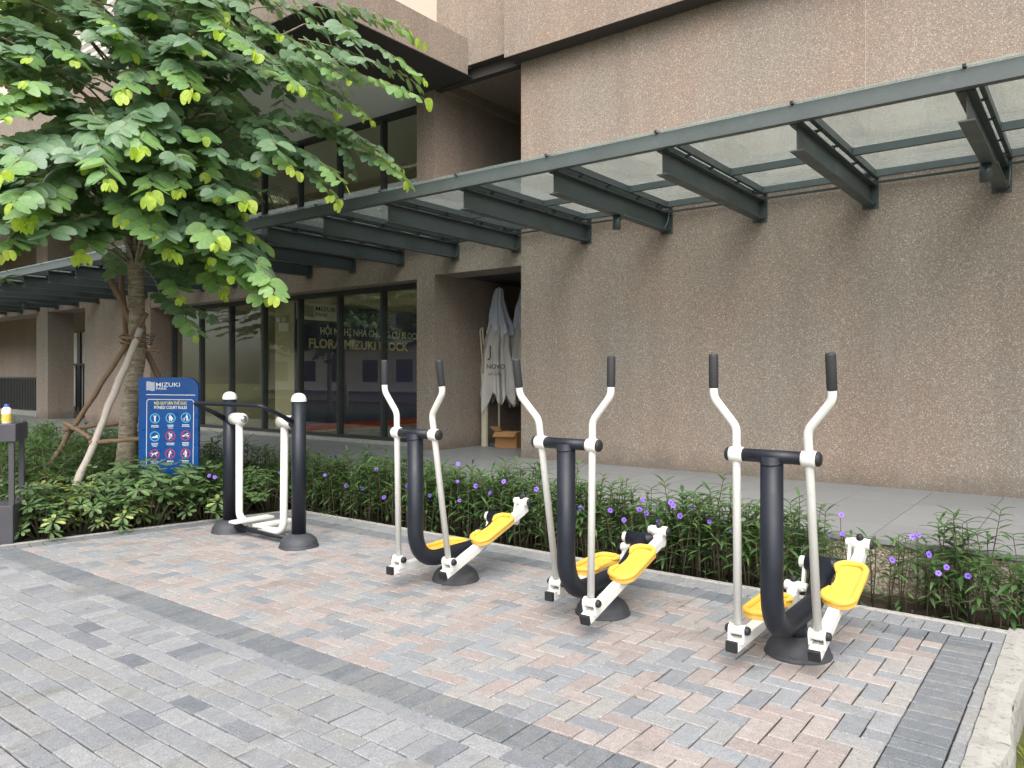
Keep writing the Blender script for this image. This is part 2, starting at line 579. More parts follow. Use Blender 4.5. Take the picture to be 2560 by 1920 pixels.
def text_obj(body, mat, parent, mat4, width=None, height=None, bold=0.0, name='lettering', align='LEFT', extrude=0.001):
    c = bpy.data.curves.new('t', 'FONT')
    c.body = body
    c.offset = bold
    c.resolution_u = 3
    o = bpy.data.objects.new('t', c)
    COL.objects.link(o)
    bpy.context.view_layer.update()
    dg = bpy.context.evaluated_depsgraph_get()
    me = bpy.data.meshes.new_from_object(o.evaluated_get(dg))
    bpy.data.objects.remove(o, do_unlink=True)
    bpy.data.curves.remove(c)
    xs = [v.co.x for v in me.vertices]
    ys = [v.co.y for v in me.vertices]
    x0, x1 = min(xs), max(xs)
    sy = (height / 0.70) if height else 1.0        # cap height of the built-in font is about 0.7
    sx = (width / (x1 - x0)) if width else sy
    for v in me.vertices:
        x = (v.co.x - x0) * sx
        if align == 'CENTER':
            x -= (x1 - x0) * sx / 2
        v.co = mat4 @ Vector((x, v.co.y * sy, 0))
    me.materials.clear()
    me.materials.append(M[mat])
    me.polygons.foreach_set('material_index', [0] * len(me.polygons))
    o = bpy.data.objects.new(name, me)
    COL.objects.link(o)
    if parent is not None:
        o.parent = parent
    return o

# ================================================================== GROUND AND PAVING
U = 0.105
G = 0.0062
def clip(poly, nx, ny, c):
    """keep nx*x+ny*y >= c"""
    res = []
    for i in range(len(poly)):
        a, b = poly[i], poly[(i + 1) % len(poly)]
        da, db = nx * a[0] + ny * a[1] - c, nx * b[0] + ny * b[1] - c
        if da >= 0:
            res.append(a)
        if (da >= 0) != (db >= 0):
            t = da / (da - db)
            res.append((a[0] + (b[0] - a[0]) * t, a[1] + (b[1] - a[1]) * t))
    return res
def area(p):
    return abs(sum(p[i][0] * p[(i + 1) % len(p)][1] - p[(i + 1) % len(p)][0] * p[i][1] for i in range(len(p)))) / 2
def inset(poly, d):
    """inset a convex polygon (counter-clockwise) by distance d"""
    n = len(poly)
    ln = []
    for i in range(n):
        a, b = poly[i], poly[(i + 1) % n]
        ex, ey = b[0] - a[0], b[1] - a[1]
        l = sqrt(ex * ex + ey * ey)
        if l < 1e-6:
            return None
        nx, ny = -ey / l, ex / l
        ln.append((nx, ny, nx * a[0] + ny * a[1] + d))
    res = []
    for i in range(n):
        a, b = ln[i - 1], ln[i]
        det = a[0] * b[1] - a[1] * b[0]
        if abs(det) < 1e-5:
            return None
        res.append(((a[2] * b[1] - a[1] * b[2]) / det, (a[0] * b[2] - a[2] * b[0]) / det))
    return res
def paver_geo(poly, mb, z=0.0, tilt=(0, 0), c=(0, 0)):
    o_ = inset(poly, G / 2)
    if not o_ or area(o_) < 2e-4:
        return False
    i_ = inset(o_, 0.0045)
    if not i_ or area(i_) > area(o_):
        return False
    n = len(o_)
    def P(p, zz):
        return Vector((p[0] - c[0], p[1] - c[1], zz + z + tilt[0] * (p[0] - c[0]) + tilt[1] * (p[1] - c[1])))
    vs = [P(p, -.05) for p in o_] + [P(p, -.005) for p in o_] + [P(p, 0) for p in i_]
    fs = [tuple(range(2 * n, 3 * n))]
    for i in range(n):
        j = (i + 1) % n
        fs.append((i, j, n + j, n + i))
        fs.append((n + i, n + j, 2 * n + j, 2 * n + i))
    mb.add(vs, fs)
    return True
FULLC = {}
def lay(polys, parent, key, limit=300):
    """lay pavers: the largest on screen are single objects, the rest one joined part"""
    def size(p):
        cx = sum(q[0] for q in p) / len(p)
        cy = sum(q[1] for q in p) / len(p)
        u, v, d = project((cx, cy, 0))
        if d < .5 or u < -120 or u > 2680 or v > 2020:
            return 0
        return area(p) / d ** 3
    order = sorted(polys, key=size, reverse=True)
    rest = MB()
    for i, p in enumerate(order):
        z = rnd.uniform(-.0026, .0016)
        tl = (rnd.gauss(0, .009), rnd.gauss(0, .009))
        cx = sum(q[0] for q in p) / len(p)
        cy = sum(q[1] for q in p) / len(p)
        if i < limit and size(p) > 0:
            w_, h_ = max(q[0] for q in p) - min(q[0] for q in p), max(q[1] for q in p) - min(q[1] for q in p)
            full = len(p) == 4 and abs(w_ * h_ - area(p)) < 1e-6
            kk = (key, round(w_, 3), round(h_, 3)) if full else None
            me = FULLC.get(kk) if kk else None
            if me is None:
                mb = MB()
                if not paver_geo(p, mb, c=(cx, cy)):
                    continue
                me = mb.mesh('paver', 'pv_' + key)
                if kk:
                    FULLC[kk] = me
            link('paver', me, parent, (cx + rnd.gauss(0, .0008), cy + rnd.gauss(0, .0008), z), (tl[1], -tl[0], rnd.gauss(0, .006)))
        else:
            paver_geo(p, rest, z, tl, (0, 0)) if False else paver_geo([(q[0], q[1]) for q in p], rest, z)
    if rest.f:
        tag(rest.build('far_pavers', 'pv_' + key + '_j', parent), kind='stuff')
def rect(x0, x1, y0, y1):
    return [(x0, y0), (x1, y0), (x1, y1), (x0, y1)]

# ground sheet to the horizon
tag(MB().box(-150, 150, -150, 150, -.5, -.26).build('ground', 'lawn'), kind='structure')

# the skewed left edge of the court
EA, EB = Vector((-7.66, 2.59)), Vector((-7.085, 5.30))
ed = (EB - EA).normalized()
en = Vector((ed.y, -ed.x))                   # points into the court (+X)
ec = en.dot(EA)
XR = -0.68
Y_HB0, Y_HB1 = 2.665, 4.865

court = tag(MB().box(-8.6, -.30, -1.0, 5.28, -.26, -.0105).build('court_base', 'joint'), kind='structure')
# herringbone
polys = []
BW = .21                                     # border course along the skewed edge
for i in range(-70, 2):
    for j in range(-1, 24):
        c4 = (i - j) % 4
        x, y = XR + i * U, Y_HB0 + j * U
        if c4 == 0:
            p = rect(x, x + 2 * U, y, y + U)
        elif c4 == 3:
            p = rect(x, x + U, y, y + 2 * U)
        else:
            continue
        for cl in ((1, 0, -9), (-1, 0, -XR), (0, 1, Y_HB0), (0, -1, -Y_HB1), (en.x, en.y, ec + BW)):
            p = clip(p, *cl)
            if len(p) < 3:
                break
        if len(p) >= 3 and area(p) > .0011:
            polys.append(p)
lay(polys, tag(thing('herringbone_paving', (0, 0, 0), None, None), kind='structure'), 'patio', 300)
# dark courses: near band, second row at the back, right border
polys = []
nx = int(7.2 / U)
for i in range(nx):
    x = XR - (i + 1) * U
    for (y0, y1) in ((2.455, 2.665), (4.865, 5.075)):
        p = clip(rect(x, x + U, y0, y1), en.x, en.y, ec + (BW if y0 > 3 else .02))
        if len(p) >= 3 and area(p) > .001:
            polys.append(p)
for j in range(-20, 30):
    y = 5.075 - (j + 21) * U
    if y > .2:
        polys.append(rect(XR, XR + 2 * U, y, y + U))
nE = int((EB - EA).length / U)
for k in range(nE):
    a = EA + ed * (k * U)
    b = EA + ed * ((k + 1) * U)
    p = [(a.x, a.y), ((a + en * BW).x, (a + en * BW).y), ((b + en * BW).x, (b + en * BW).y), (b.x, b.y)]
    p = clip(clip(p, 0, 1, 2.665), 0, -1, -5.075)
    if len(p) >= 3 and area(p) > .001:
        polys.append(p)
lay(polys, tag(thing('dark_paving_border', (0, 0, 0), None, None), kind='structure'), 'dark', 300)
# light courses: back row and narrow cut row on the right
polys = []
for i in range(int(6.9 / U) + 6):
    x = -.415 - (i + 1) * U
    p = clip(rect(x, x + U, 5.075, 5.28), en.x, en.y, ec)
    if len(p) >= 3 and area(p) > .001:
        polys.append(p)
for j in range(-10, 14):
    y = 2.345 + j * 2 * U
    if y + 2 * U < 5.08:
        polys.append(rect(-.47, -.415, y, y + 2 * U))
lay(polys, tag(thing('light_paving_border', (0, 0, 0), None, None), kind='structure'), 'light', 300)
# grey footpath: stretcher row, soldier row, then running bond
polys = []
for i in range(-2, 42):
    x = -.47 - .21 - (i + 1) * .21 + .07
    polys.append(rect(x, x + .21, 2.35, 2.455))
for i in range(0, 76):
    x = XR - (i + 1) * U + .03
    polys.append(rect(x, x + U, 2.14, 2.35))
for r in range(30):
    y1 = 2.14 - r * U
    off = (r % 2) * .105 + rnd.uniform(-.015, .015)
    for i in range(40):
        x = XR - (i + 1) * .21 + off
        polys.append(rect(x, x + .21, y1 - U, y1))
polys = [p for p in (clip(q, -1, 0, -XR) for q in polys) if len(p) >= 3 and area(p) > .001]
lay(polys, tag(thing('grey_footpath_paving', (0, 0, 0), None, None), kind='structure'), 'grey', 300)

# kerbs
def kerb_run(name, poly, label, z0=-.26, z1=.006):
    mb = MB()
    n = len(poly)
    mb.prism(poly, z0, z1)
    return tag(mb.build(name, 'kerb', None, .006), kind='structure')
# right kerb, uneven top
mb = MB()
ys = [-1 + 6.42 * i / 60 for i in range(61)]
vs, fs = [], []
for y in ys:
    xo = -.292 + .010 * sin(y * 7.1) + rnd.uniform(-.008, .008)
    z = .004 + rnd.uniform(-.005, .005)
    vs += [(-.4135, y, z - .004), (-.36, y, z + rnd.uniform(-.002, .004)), (xo, y, z - .004), (xo + .012, y, -.04 + rnd.uniform(-.01, .01)), (xo + .02, y, -.3)]
for i in range(60):
    for k in range(4):
        fs.append((i * 5 + k, i * 5 + k + 1, (i + 1) * 5 + k + 1, (i + 1) * 5 + k))
mb.add(vs, fs)
tag(mb.build('kerb', 'kerb'), kind='structure')
kerb_run('kerb', [(-7.09, 5.283), (-.4, 5.283), (-.4, 5.335), (-7.09, 5.335)], '')
kerb_run('kerb', [(-.3, 5.42), (6, 5.42), (6, 5.50), (-.3, 5.50)], '')
a, b = EA - ed * .02, EB
kerb_run('kerb', [(a.x - .06, a.y), (a.x - .004, a.y), (b.x - .004, b.y + .03), (b.x - .06, b.y + .03)], '')
kerb_run('kerb', [(-12, 2.50), (-7.68, 2.55), (-7.68, 2.62), (-12, 2.58)], '')

# soil beds
def soil(name, x0, x1, y0, y1, z, nxx=60, nyy=16, amp=.03):
    mb = MB()
    vs, fs = [], []
    for j in range(nyy + 1):
        for i in range(nxx + 1):
            vs.append((x0 + (x1 - x0) * i / nxx, y0 + (y1 - y0) * j / nyy, z + rnd.uniform(-amp, amp)))
    for j in range(nyy):
        for i in range(nxx):
            a = j * (nxx + 1) + i
            fs.append((a, a + 1, a + nxx + 2, a + nxx + 1))
    mb.add(vs, fs, 0, True)
    return tag(mb.build(name, 'soil'), kind='structure')
soil('soil_bed', -7.2, 6, 5.33, 6.03, -.08, 120, 8)
soil('soil_bed', -26, -7.1, 2.56, 6.03, -.07, 120, 24)
# lawn on the right
tag(MB().box(-.31, 30, -20, 5.42, -.3, -.19).build('lawn', 'lawn'), kind='structure')
mb = MB()
for k in range(9000):
    x, y = rnd.uniform(-.27, 1.4), rnd.uniform(1.2, 5.3)
    h_ = rnd.uniform(.025, .07)
    a = rnd.uniform(0, 6.28)
    l = rnd.uniform(0, .05)
    dx, dy = cos(a), sin(a)
    mb.add([(x - dy * .003, y + dx * .003, -.195), (x + dy * .003, y - dx * .003, -.195), (x + dx * l * .5 + dy * .002, y + dy * l * .5 - dx * .002, -.19 + h_ * .7), (x + dx * l, y + dy * l, -.19 + h_)], [(0, 1, 2, 3)])
tag(mb.build('grass', 'grass'), 'short yellowish green lawn beside the kerb', 'grass', kind='stuff')

# walkway slab with tiles
ZW = .32
YF, YW = 6.0, 8.83
walk = tag(MB().box(-30, 8, YF + .03, 9.25, -.26, ZW - .012).build('walkway', 'aggregate'), kind='structure')
TI = .6
tm = {}
rest = MB()
for i in range(-44, 12):
    for j in range(5):
        x0 = i * TI - .12
        y0, y1 = YF + j * TI, min(YF + (j + 1) * TI, YW + .42)
        if j == 4:
            y1 = 9.25
        near = -9.5 < x0 < .6
        g = .0024
        z0 = ZW - (.035 if j == 0 else .011)
        if near:
            k = (j == 0, j == 4)
            if k not in tm:
                tm[k] = MB().box(g, TI - g, (0 if j == 0 else g), y1 - y0 - g, z0 - ZW, 0).mesh('floor_tile', 'tile')
            link('floor_tile', tm[k], walk, (x0, y0, ZW + rnd.uniform(-.0006, .0006)))
        else:
            rest.box(x0 + g, x0 + TI - g, y0 + g, y1 - g, z0, ZW)
tag(rest.build('far_floor_tiles', 'tile', walk), kind='stuff')

# ================================================================== BUILDING
bd = thing('building', (0, 0, 0), 'brown pebble rendered building with glazed shopfront and deep overhanging upper storey', 'building')
ZS = 6.03
GY = 9.22                                    # glass plane
XC0, XC1, XW = -8.70, -8.31, -6.60
boxpart('side_wall', 'wall', bd, XW, 12, YW, 13, ZW - .1, ZS + .02)
boxpart('wall_base_strip', 'wall', bd, XW + .001, 12, YW - .006, YW + .02, ZW, ZW + .012)
# thin vertical joint on the long wall
boxpart('wall_joint', 'joint_fill', bd, -1.974, -1.970, YW - .0015, YW + .01, 4.1, ZS)
boxpart('upper_wall', 'wall', bd, -6.69, 12, 8.55, 13, ZS, 14)
boxpart('recess_upper_wall', 'wall', bd, -8.2, -6.68, 8.72, 13, ZS + .15, 14)
boxpart('column', 'wall', bd, XC0, XC1, YW, 12.9, ZW - .1, ZS + .02)
boxpart('lintel', 'wall', bd, XC1 - .01, XW + .01, YW + .015, 9.4, 3.10, 3.85)
boxpart('recess_back_wall', 'soffit', bd, XC1 - .02, XW + .02, 12.6, 12.8, ZW - .1, ZS + .2)  # set deep and coloured near-black to paint in the recess's shade
boxpart('recess_ceiling', 'soffit', bd, XC1 - .02, XW + .02, 9.41, 12.6, 3.12, 3.3)  # near-black colour paints in the shade here too
# dark painted soffits
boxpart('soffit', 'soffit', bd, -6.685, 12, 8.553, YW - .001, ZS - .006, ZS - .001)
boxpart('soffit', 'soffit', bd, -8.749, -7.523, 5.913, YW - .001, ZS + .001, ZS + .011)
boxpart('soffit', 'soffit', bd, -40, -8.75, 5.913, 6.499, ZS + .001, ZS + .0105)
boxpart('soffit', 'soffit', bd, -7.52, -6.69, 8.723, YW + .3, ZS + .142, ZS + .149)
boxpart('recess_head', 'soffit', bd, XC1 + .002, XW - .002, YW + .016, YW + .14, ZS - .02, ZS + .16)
# overhanging left volume
boxpart('overhang_fascia', 'wall', bd, -40, -7.52, 5.91, 8.72, ZS + .012, ZS + .55)
boxpart('overhang_upper_wall', 'cream', bd, -40, -8.16, 6.1, 8.73, ZS + .55, 14)
boxpart('overhang_inner_ceiling', 'ceiling', bd, -30, -8.75, 6.5, 12.9, ZS - .004, ZS + .004)
boxpart('overhang_back', 'wall', bd, -40, -8.2, 8.725, 13, ZS + .006, 14)
# louvre on the front of the overhang
for x in (-16.0, -13.2, -10.6):
    boxpart('louvre_post', 'ceiling', bd, x, x + .05, 5.86, 5.905, 6.62, 8.2)
for k in range(11):
    MB().box(-16.0, -10.6, 5.80, 5.88, 6.66 + k * .14, 6.70 + k * .14, mat=None).build('louvre_slat', 'ceiling', bd)
# spandrel band over the shopfront
boxpart('spandrel', 'wall', bd, -17.2, XC0 + .005, YW + .012, 9.5, 3.06, 3.92)
# left part of the building
boxpart('wall_panel', 'wall', bd, -20.5, -17.2, YW, 9.6, ZW - .1, ZS)
boxpart('column', 'wall', bd, -23.5, -22.75, YW, 9.5, ZW - .1, ZS)
boxpart('left_lintel', 'wall', bd, -40, -20.49, YW + .02, 9.49, 3.25, 4.1)
boxpart('left_back_wall', 'wall', bd, -40, -20.4, 10.6, 10.8, ZW - .1, ZS)
boxpart('left_room_light_panel', 'painted_room_light', bd, -25.8, -23.6, 10.53, 10.59, .56, 2.83)  # pale sheet, the lit room's brightness painted into its colour
boxpart('left_plinth', 'kerb', bd, -40, -23.3, 9.3, 9.7, ZW, ZW + .14)
boxpart('recess_floor', 'tile', bd, XC1, XW, 9.251, 12.7, ZW - .1, ZW - .001)
boxpart('left_floor', 'tile', bd, -40, -20.5, 9.251, 10.6, ZW - .1, ZW - .001)
# railings in the left openings
for k in range(44):
    x = -28.8 + k * .12
    boxpart('railing_bar', 'frame', bd, x, x + .03, 9.42, 9.45, ZW + .15, 1.42)
boxpart('railing_rail', 'frame', bd, -29, -23.5, 9.41, 9.46, 1.42, 1.47)
for k in range(9):
    x = -25.8 + k * .25
    boxpart('railing_bar', 'frame', bd, x, x + .04, 10.40, 10.43, ZW + .1, 1.82)
boxpart('railing_rail', 'frame', bd, -25.9, -20.5, 10.39, 10.44, 1.82, 1.88)
boxpart('window_bar', 'frame', bd, -24.86, -24.66, 10.47, 10.52, .56, 2.83)
# interior shell, with unseen windows added to light the backdrop
boxpart('shop_back_wall', 'room', bd, -17.3, -13.9, 15.6, 15.8, ZW, 3.2)
boxpart('added_back_sill', 'room', bd, -13.9, XC0, 15.6, 15.8, ZW, .8)  # unseen back window, added to let daylight onto the backdrop
boxpart('added_back_head', 'room', bd, -13.9, XC0, 15.6, 15.8, 3.0, 3.2)
for k in range(5):
    boxpart('added_back_mullion', 'frame', bd, -13.88 + k * 1.28, -13.82 + k * 1.28, 15.62, 15.7, .8, 3.0)
for k in range(4):
    boxpart('added_back_pane', 'glass_window', bd, -13.82 + k * 1.28, -12.60 + k * 1.28, 15.655, 15.665, .801, 2.999)
boxpart('shop_left_wall', 'room', bd, -17.4, -17.2, 9.6, 15.7, ZW, 3.2)
boxpart('shop_right_wall', 'room', bd, XC0 - .1, XC0 + .05, 13.2, 15.6, ZW, .8)
boxpart('shop_right_wall', 'room', bd, XC0 - .1, XC0 - .002, 9.4, 13.2, ZW + .021, 3.16)
boxpart('added_right_pane', 'glass_window', bd, XC0 - .03, XC0 - .02, 13.2, 15.6, .801, 3.15)  # unseen side glazing, added so daylight reaches the backdrop
boxpart('shop_ceiling', 'room', bd, -17.4, XC0, 9.5, 15.7, 3.16, 3.3)
boxpart('shop_floor', 'roomfloor', bd, -17.4, XC0, 9.25, 15.7, ZW - .1, ZW + .02)
boxpart('upper_back_wall', 'room', bd, -17.4, XC0, 12.4, 12.6, 3.9, ZS)
boxpart('upper_floor', 'room', bd, -17.4, XC0, 9.4, 12.5, 3.86, 3.93)
boxpart('upper_left_wall', 'wall', bd, -17.45, -17.19, 8.9, 12.5, 3.92, ZS)
# shopfront: mullions, rails, panes
MX = [XC0 - .02 - 1.163 * k for k in range(8)]
for z0, z1 in ((ZW + .06, 3.06), (3.93, ZS)):
    for k, x in enumerate(MX):
        xx = x if k else XC0 - .03
        part('mullion', 'frame', bd, lambda mb: (mb.box(xx - .03, xx + .03, GY - .06, GY + .06, z0 + .055, z1 - .085), mb.box(xx - .045, xx - .034, GY - .03, GY + .03, z0 + .055, z1 - .085)))
    boxpart('head_rail', 'frame', bd, MX[-1] - .06, XC0 - .001, GY - .07, GY + .07, z1 - .085, z1 - .001)
    boxpart('sill_rail', 'frame', bd, MX[-1] - .06, XC0 - .001, GY - .07, GY + .07, z0, z0 + .055)
    for k in range(7):
        boxpart('pane', 'glass_window', bd, MX[k + 1] + .031, (MX[k] if k else XC0 - .03) - .031, GY - .004, GY + .004, z0 + .056, z1 - .086)
boxpart('threshold', 'kerb', bd, MX[-1] - .1, XC0 - .002, GY - .16, GY + .1, ZW + .001, ZW + .059)

# interior contents
XB = -14.0
bk = thing('stage_backdrop', (XB, 12.8, ZW), 'navy stage backdrop with white and gold lettering behind the shop glass', 'backdrop')
boxpart('panel', 'navy', bk, -.05, 0, -2.35, 2.7, .02, 2.8)
boxpart('logo_board', 'print_white', bk, .002, .012, -2.34, -1.1, 2.44, 2.83)
def mY(y, z):                                # text plane facing +X, running along +Y
    return Matrix.Translation((.016, y, z)) @ Matrix(((0, 0, 1, 0), (1, 0, 0, 0), (0, 1, 0, 0), (0, 0, 0, 1)))
text_obj('HỘI NGHỊ NHÀ CHUNG CƯ BLOCK TRƯỜNG', 'print_white', bk, mY(-1.7, 2.13), width=4.05, height=.16, bold=.02)
text_obj('FLORA MIZUKI BLOCK', 'print_gold', bk, mY(-2.02, 1.82), width=3.1, height=.2, bold=.03)
text_obj('MIZUKI', 'print_navy', bk, mY(-1.83, 2.66), width=.62, height=.095, bold=.01)
text_obj('PARK', 'print_navy', bk, mY(-1.83, 2.53), width=.34, height=.08, bold=.01)
def waves(mb, f, n=9, w_=1.0, h_=1.0, th=.045):
    for k in range(n):
        y = k / (n - 1)
        top, bot = [], []
        for q in range(9):
            x = q / 8
            yy = y * (1 - .12) + .06 * sin(x * 2 * pi) + .03
            top.append(f(x * w_, (yy + th / 2) * h_))
            bot.append(f(x * w_, (yy - th / 2) * h_))
        for q in range(8):
            mb.add([bot[q], bot[q + 1], top[q + 1], top[q]], [(0, 1, 2, 3)])
part('logo_waves', 'print_navy', bk, lambda mb: waves(mb, lambda x, y: (.016, -2.2 + x * .32, 2.51 + y * .26)))
cp = thing('red_carpet', (XB, 12.8, ZW), 'strip of red carpet in front of the navy backdrop', 'carpet')
boxpart('carpet', 'red', cp, .01, .75, -2.6, 2.7, .021, .10)
el = thing('emergency_light', (-14.35, 10.36, 2.62), 'white twin-head emergency light beside the navy backdrop', 'lamp')
boxpart('housing', 'print_white', el, -.17, .17, 0, .07, -.13, .06, bevel=.01)
for s in (-1, 1):
    MB().lathe([(.02, 0), (.055, .02), (.06, .06), (.05, .07)], seg=14, mat=Matrix.Translation((s * .1, -.005, .13)) @ Matrix.Rotation(radians(90), 4, 'X')).build('lamp_head', 'print_white', el)
boxpart('partition', 'room', bd, -14.75, -14.055, 10.44, 10.56, ZW, 3.17)
# foil ducts on the upper floor
du = thing('air_duct', (-15.1, 9.78, 3.93), 'silver flexible air duct looping behind the upper windows', 'duct')
pts = [(-1.05, .12, .02), (-.95, .05, .9), (-.4, 0, 1.62), (.4, 0, 1.64), (1.0, .3, 1.4), (1.4, 1.3, 1.2)]
path = fillet(pts, .5, 12)
fine = []
for i in range(len(path) - 1):
    for q in range(6):
        fine.append(path[i].lerp(path[i + 1], q / 6))
part('tube', 'duct', du, lambda mb: mb.tube(fine, [.24 + .022 * (k % 2) for k in range(len(fine))], 20, smooth=True))
du2 = thing('air_duct', (-9.95, 9.85, 5.3), 'short silver flexible duct behind the upper window by the column', 'duct')
fine2 = [(-.6 + k * .02, 0, .0) for k in range(70)]
part('tube', 'duct', du2, lambda mb: mb.tube(fine2, [.055 + .010 * (k % 2) for k in range(70)], 16))

# ================================================================== CANOPY
ca = thing('glass_canopy', (0, 0, 0), 'dark green-grey steel canopy with glass panes along the wall over the walkway', 'canopy')
BX = [-.735 - 1.19 * i for i in range(-4, 22)]
ZB0, ZB1 = 3.32, 3.545
YB0, YB1 = 6.30, YW - .012
def ibeam(mb):
    t, w2, w1 = .011, .055, .007
    mb.box(-w2, w2, YB0, YB1, ZB0, ZB0 + t)
    mb.box(-w2, w2, YB0, YB1, ZB1 - t, ZB1)
    mb.box(-w1 / 2, w1 / 2, YB0 + .004, YB1, ZB0 + t, ZB1 - t)
beam_me = (lambda mb: (ibeam(mb), mb)[1])(MB()).mesh('beam', 'steel')
def eplate(mb):
    mb.box(-.085, .085, YB1 - .0, YB1 + .011, ZB0 - .03, ZB1 + .05)
    for sx in (-.06, .06):
        for z in (ZB0 + .03, ZB1 - .02):
            mb.tube([(sx, YB1 - .03, z), (sx, YB1 + .002, z)], .013, 8)
plate_me = (lambda mb: (eplate(mb), mb)[1])(MB()).mesh('end_plate', 'steel')
def carrier(mb):
    for s in (-1, 1):
        mb.box(s * .075 - .018, s * .075 + .018, YB0 - .02, YB1 - .02, ZB1 + .048, ZB1 + .115)
    for y in (6.75, 7.3, 8.0, 8.5):
        mb.box(-.03, .03, y - .03, y + .03, ZB1, ZB1 + .05)
        mb.box(-.085, .085, y - .02, y + .02, ZB1 + .04, ZB1 + .052)
car_me = (lambda mb: (carrier(mb), mb)[1])(MB()).mesh('glazing_bar', 'steel')
gas_me = MB().box(-.012, .012, 6.16, YB1 - .03, ZB1 + .118, ZB1 + .142).mesh('gasket', 'rubber')
for x in BX:
    b = link('beam', beam_me, ca, (x, 0, 0))
    link('end_plate', plate_me, b)
    g_ = link('glazing_bar', car_me, ca, (x, 0, 0))
    link('gasket', gas_me, g_)
pw = 1.19 - .19
pur_me = (lambda mb: (mb.box(-pw / 2, pw / 2, -.022, .022, 0, .07), mb.box(-pw / 2, -pw / 2 + .006, -.03, .03, -.006, .075), mb.box(pw / 2 - .006, pw / 2, -.03, .03, -.006, .075), mb)[-1])(MB()).mesh('purlin', 'steel')
pane_me = MB().box(-1.19 / 2 + .013, 1.19 / 2 - .013, 6.15, YB1 - .03, ZB1 + .121, ZB1 + .133).mesh('pane', 'glass_roof')
for i in range(len(BX) - 1):
    xm = (BX[i] + BX[i + 1]) / 2
    for y in (7.72, 8.68):
        link('purlin', pur_me, ca, (xm, y, ZB1 + .046))
    link('pane', pane_me, ca, (xm, 0, 0))
def fascia(mb):
    x0, x1 = BX[-1] - .1, BX[0] + .1
    mb.box(x0, x1, 6.185, 6.197, ZB1 - .004, ZB1 + .116)
    mb.box(x0, x1, 6.197, 6.29, ZB1 - .004, ZB1 + .008)
    mb.box(x0, x1, 6.197, 6.29, ZB1 + .104, ZB1 + .116)
part('fascia', 'steel_skylit', ca, fascia)
part('fascia_lip', 'steel_skylit', ca, lambda mb: mb.box(BX[-1] - .1, BX[0] + .1, 6.168, 6.184, ZB1 - .02, ZB1 + .045))
part('conduit', 'steel', ca, lambda mb: mb.tube([(BX[-1], 8.74, ZB1 + .0), (BX[0], 8.74, ZB1 + .0)], .014, 8))
part('wall_flashing', 'steel', ca, lambda mb: mb.box(BX[-1], BX[0], YW - .028, YW - .004, ZB1 + .10, ZB1 + .15))
LIGHTS = [(BX[4], 7.67), (BX[7], 7.6), (BX[14], 7.6), (BX[17], 7.6), (BX[21], 7.6)]
def lampbody(mb):
    mb.lathe([(.0, -.155), (.038, -.155), (.04, -.15), (.046, -.15), (.047, -.0), (.0, 0)], seg=18)
lamp_me = (lambda mb: (lampbody(mb), mb)[1])(MB()).mesh('downlight', 'steel')
for (x, y) in LIGHTS:
    link('downlight', lamp_me, ca, (x - .02, y, ZB0 - .001))
    pth = fillet([(x + .065, y, ZB0 + .0), (x + .065, 8.3, ZB0 - .012), (x + .075, 8.62, ZB0 - .0), (x + .075, 8.72, ZB0 + .12), (x + .075, 8.74, ZB1)], .06, 6)
    part('lamp_cable', 'steel', ca, lambda mb: mb.tube(pth, .009, 8))

# ================================================================== EXERCISE MACHINES
def base_cover(mb, c=(0, 0, 0), R=.175, H=.105, rp=.058):
    prof = [(R, 0), (R, .008), (R - .006, .014), (R - .008, .02), (R * .93, H * .38), (R * .82, H * .64), (R * .64, H * .86), (R * .45, H * .97), (rp, H)]
    mb.lathe(prof, c, 36)
def cover_bolts(mb, c, R, H, angs):
    for a in angs:
        q = Matrix.Translation((c[0] + R * .86 * cos(a), c[1] + R * .86 * sin(a), c[2] + H * .42)) @ Matrix.Rotation(a, 4, 'Z') @ Matrix.Rotation(radians(52), 4, 'Y')
        mb.lathe([(.03, -.004), (.028, .004), (.017, .005), (.016, .001)], seg=12, mat=q)
def capped(mb, p0, p1, r, seg=18, dome=.35):
    p0, p1 = Vector(p0), Vector(p1)
    d = (p1 - p0).normalized()
    e = r * dome
    path = [p0 - d * e * .0, p0 + d * e * .25, p0 + d * e, p1 - d * e, p1 - d * e * .25, p1]
    mb.tube(path, [r * .72, r * .92, r, r, r * .92, r * .72], seg)

def pedal_geo(mb, inner):
    """outline in (u along rail, v lateral); inner = +1 if the notch is on the +v side"""
    L2, W2 = .205, .088
    pts = []
    def arc(cu, cv, r, a0, a1, n=6):
        for k in range(n + 1):
            a = radians(a0 + (a1 - a0) * k / n)
            pts.append((cu + r * cos(a), cv + r * sin(a)))
    arc(L2 - .07, -W2 + .07, .07, -90, 0)
    arc(L2 - .06, W2 - .06, .06, 0, 80)
    i_a = len(pts)
    for k in range(1, 8):                      # concave notch
        t = k / 8
        u = (L2 - .075) * (1 - t) + (-L2 + .115) * t
        pts.append((u, W2 - .004 - .026 * sin(pi * t) ** .8))
    i_b = len(pts)
    arc(-L2 + .075, W2 - .06, .06, 80, 180)
    arc(-L2 + .07, -W2 + .07, .07, 180, 270)
    s = inner
    pts = [(p[0], p[1] * s) for p in pts]
    n = len(pts)
    poly = pts if s > 0 else list(reversed(pts))
    mb.prism(poly, 0, .026)
    loop = [(i_b - 1 + k) % n for k in range(n - (i_b - i_a) + 2)]
    rim = []
    for i in loop:
        u, v = pts[i]
        rim.append((u * .955, v * .90, .035))
    mb.tube(rim, [.008] + [.0175] * (len(rim) - 2) + [.008], 8)
    # textured tread ridges
    for k in range(-4, 5):
        mb.box(k * .03 - .003, k * .03 + .003, -.032 - .006, .028, .0262, .0285)

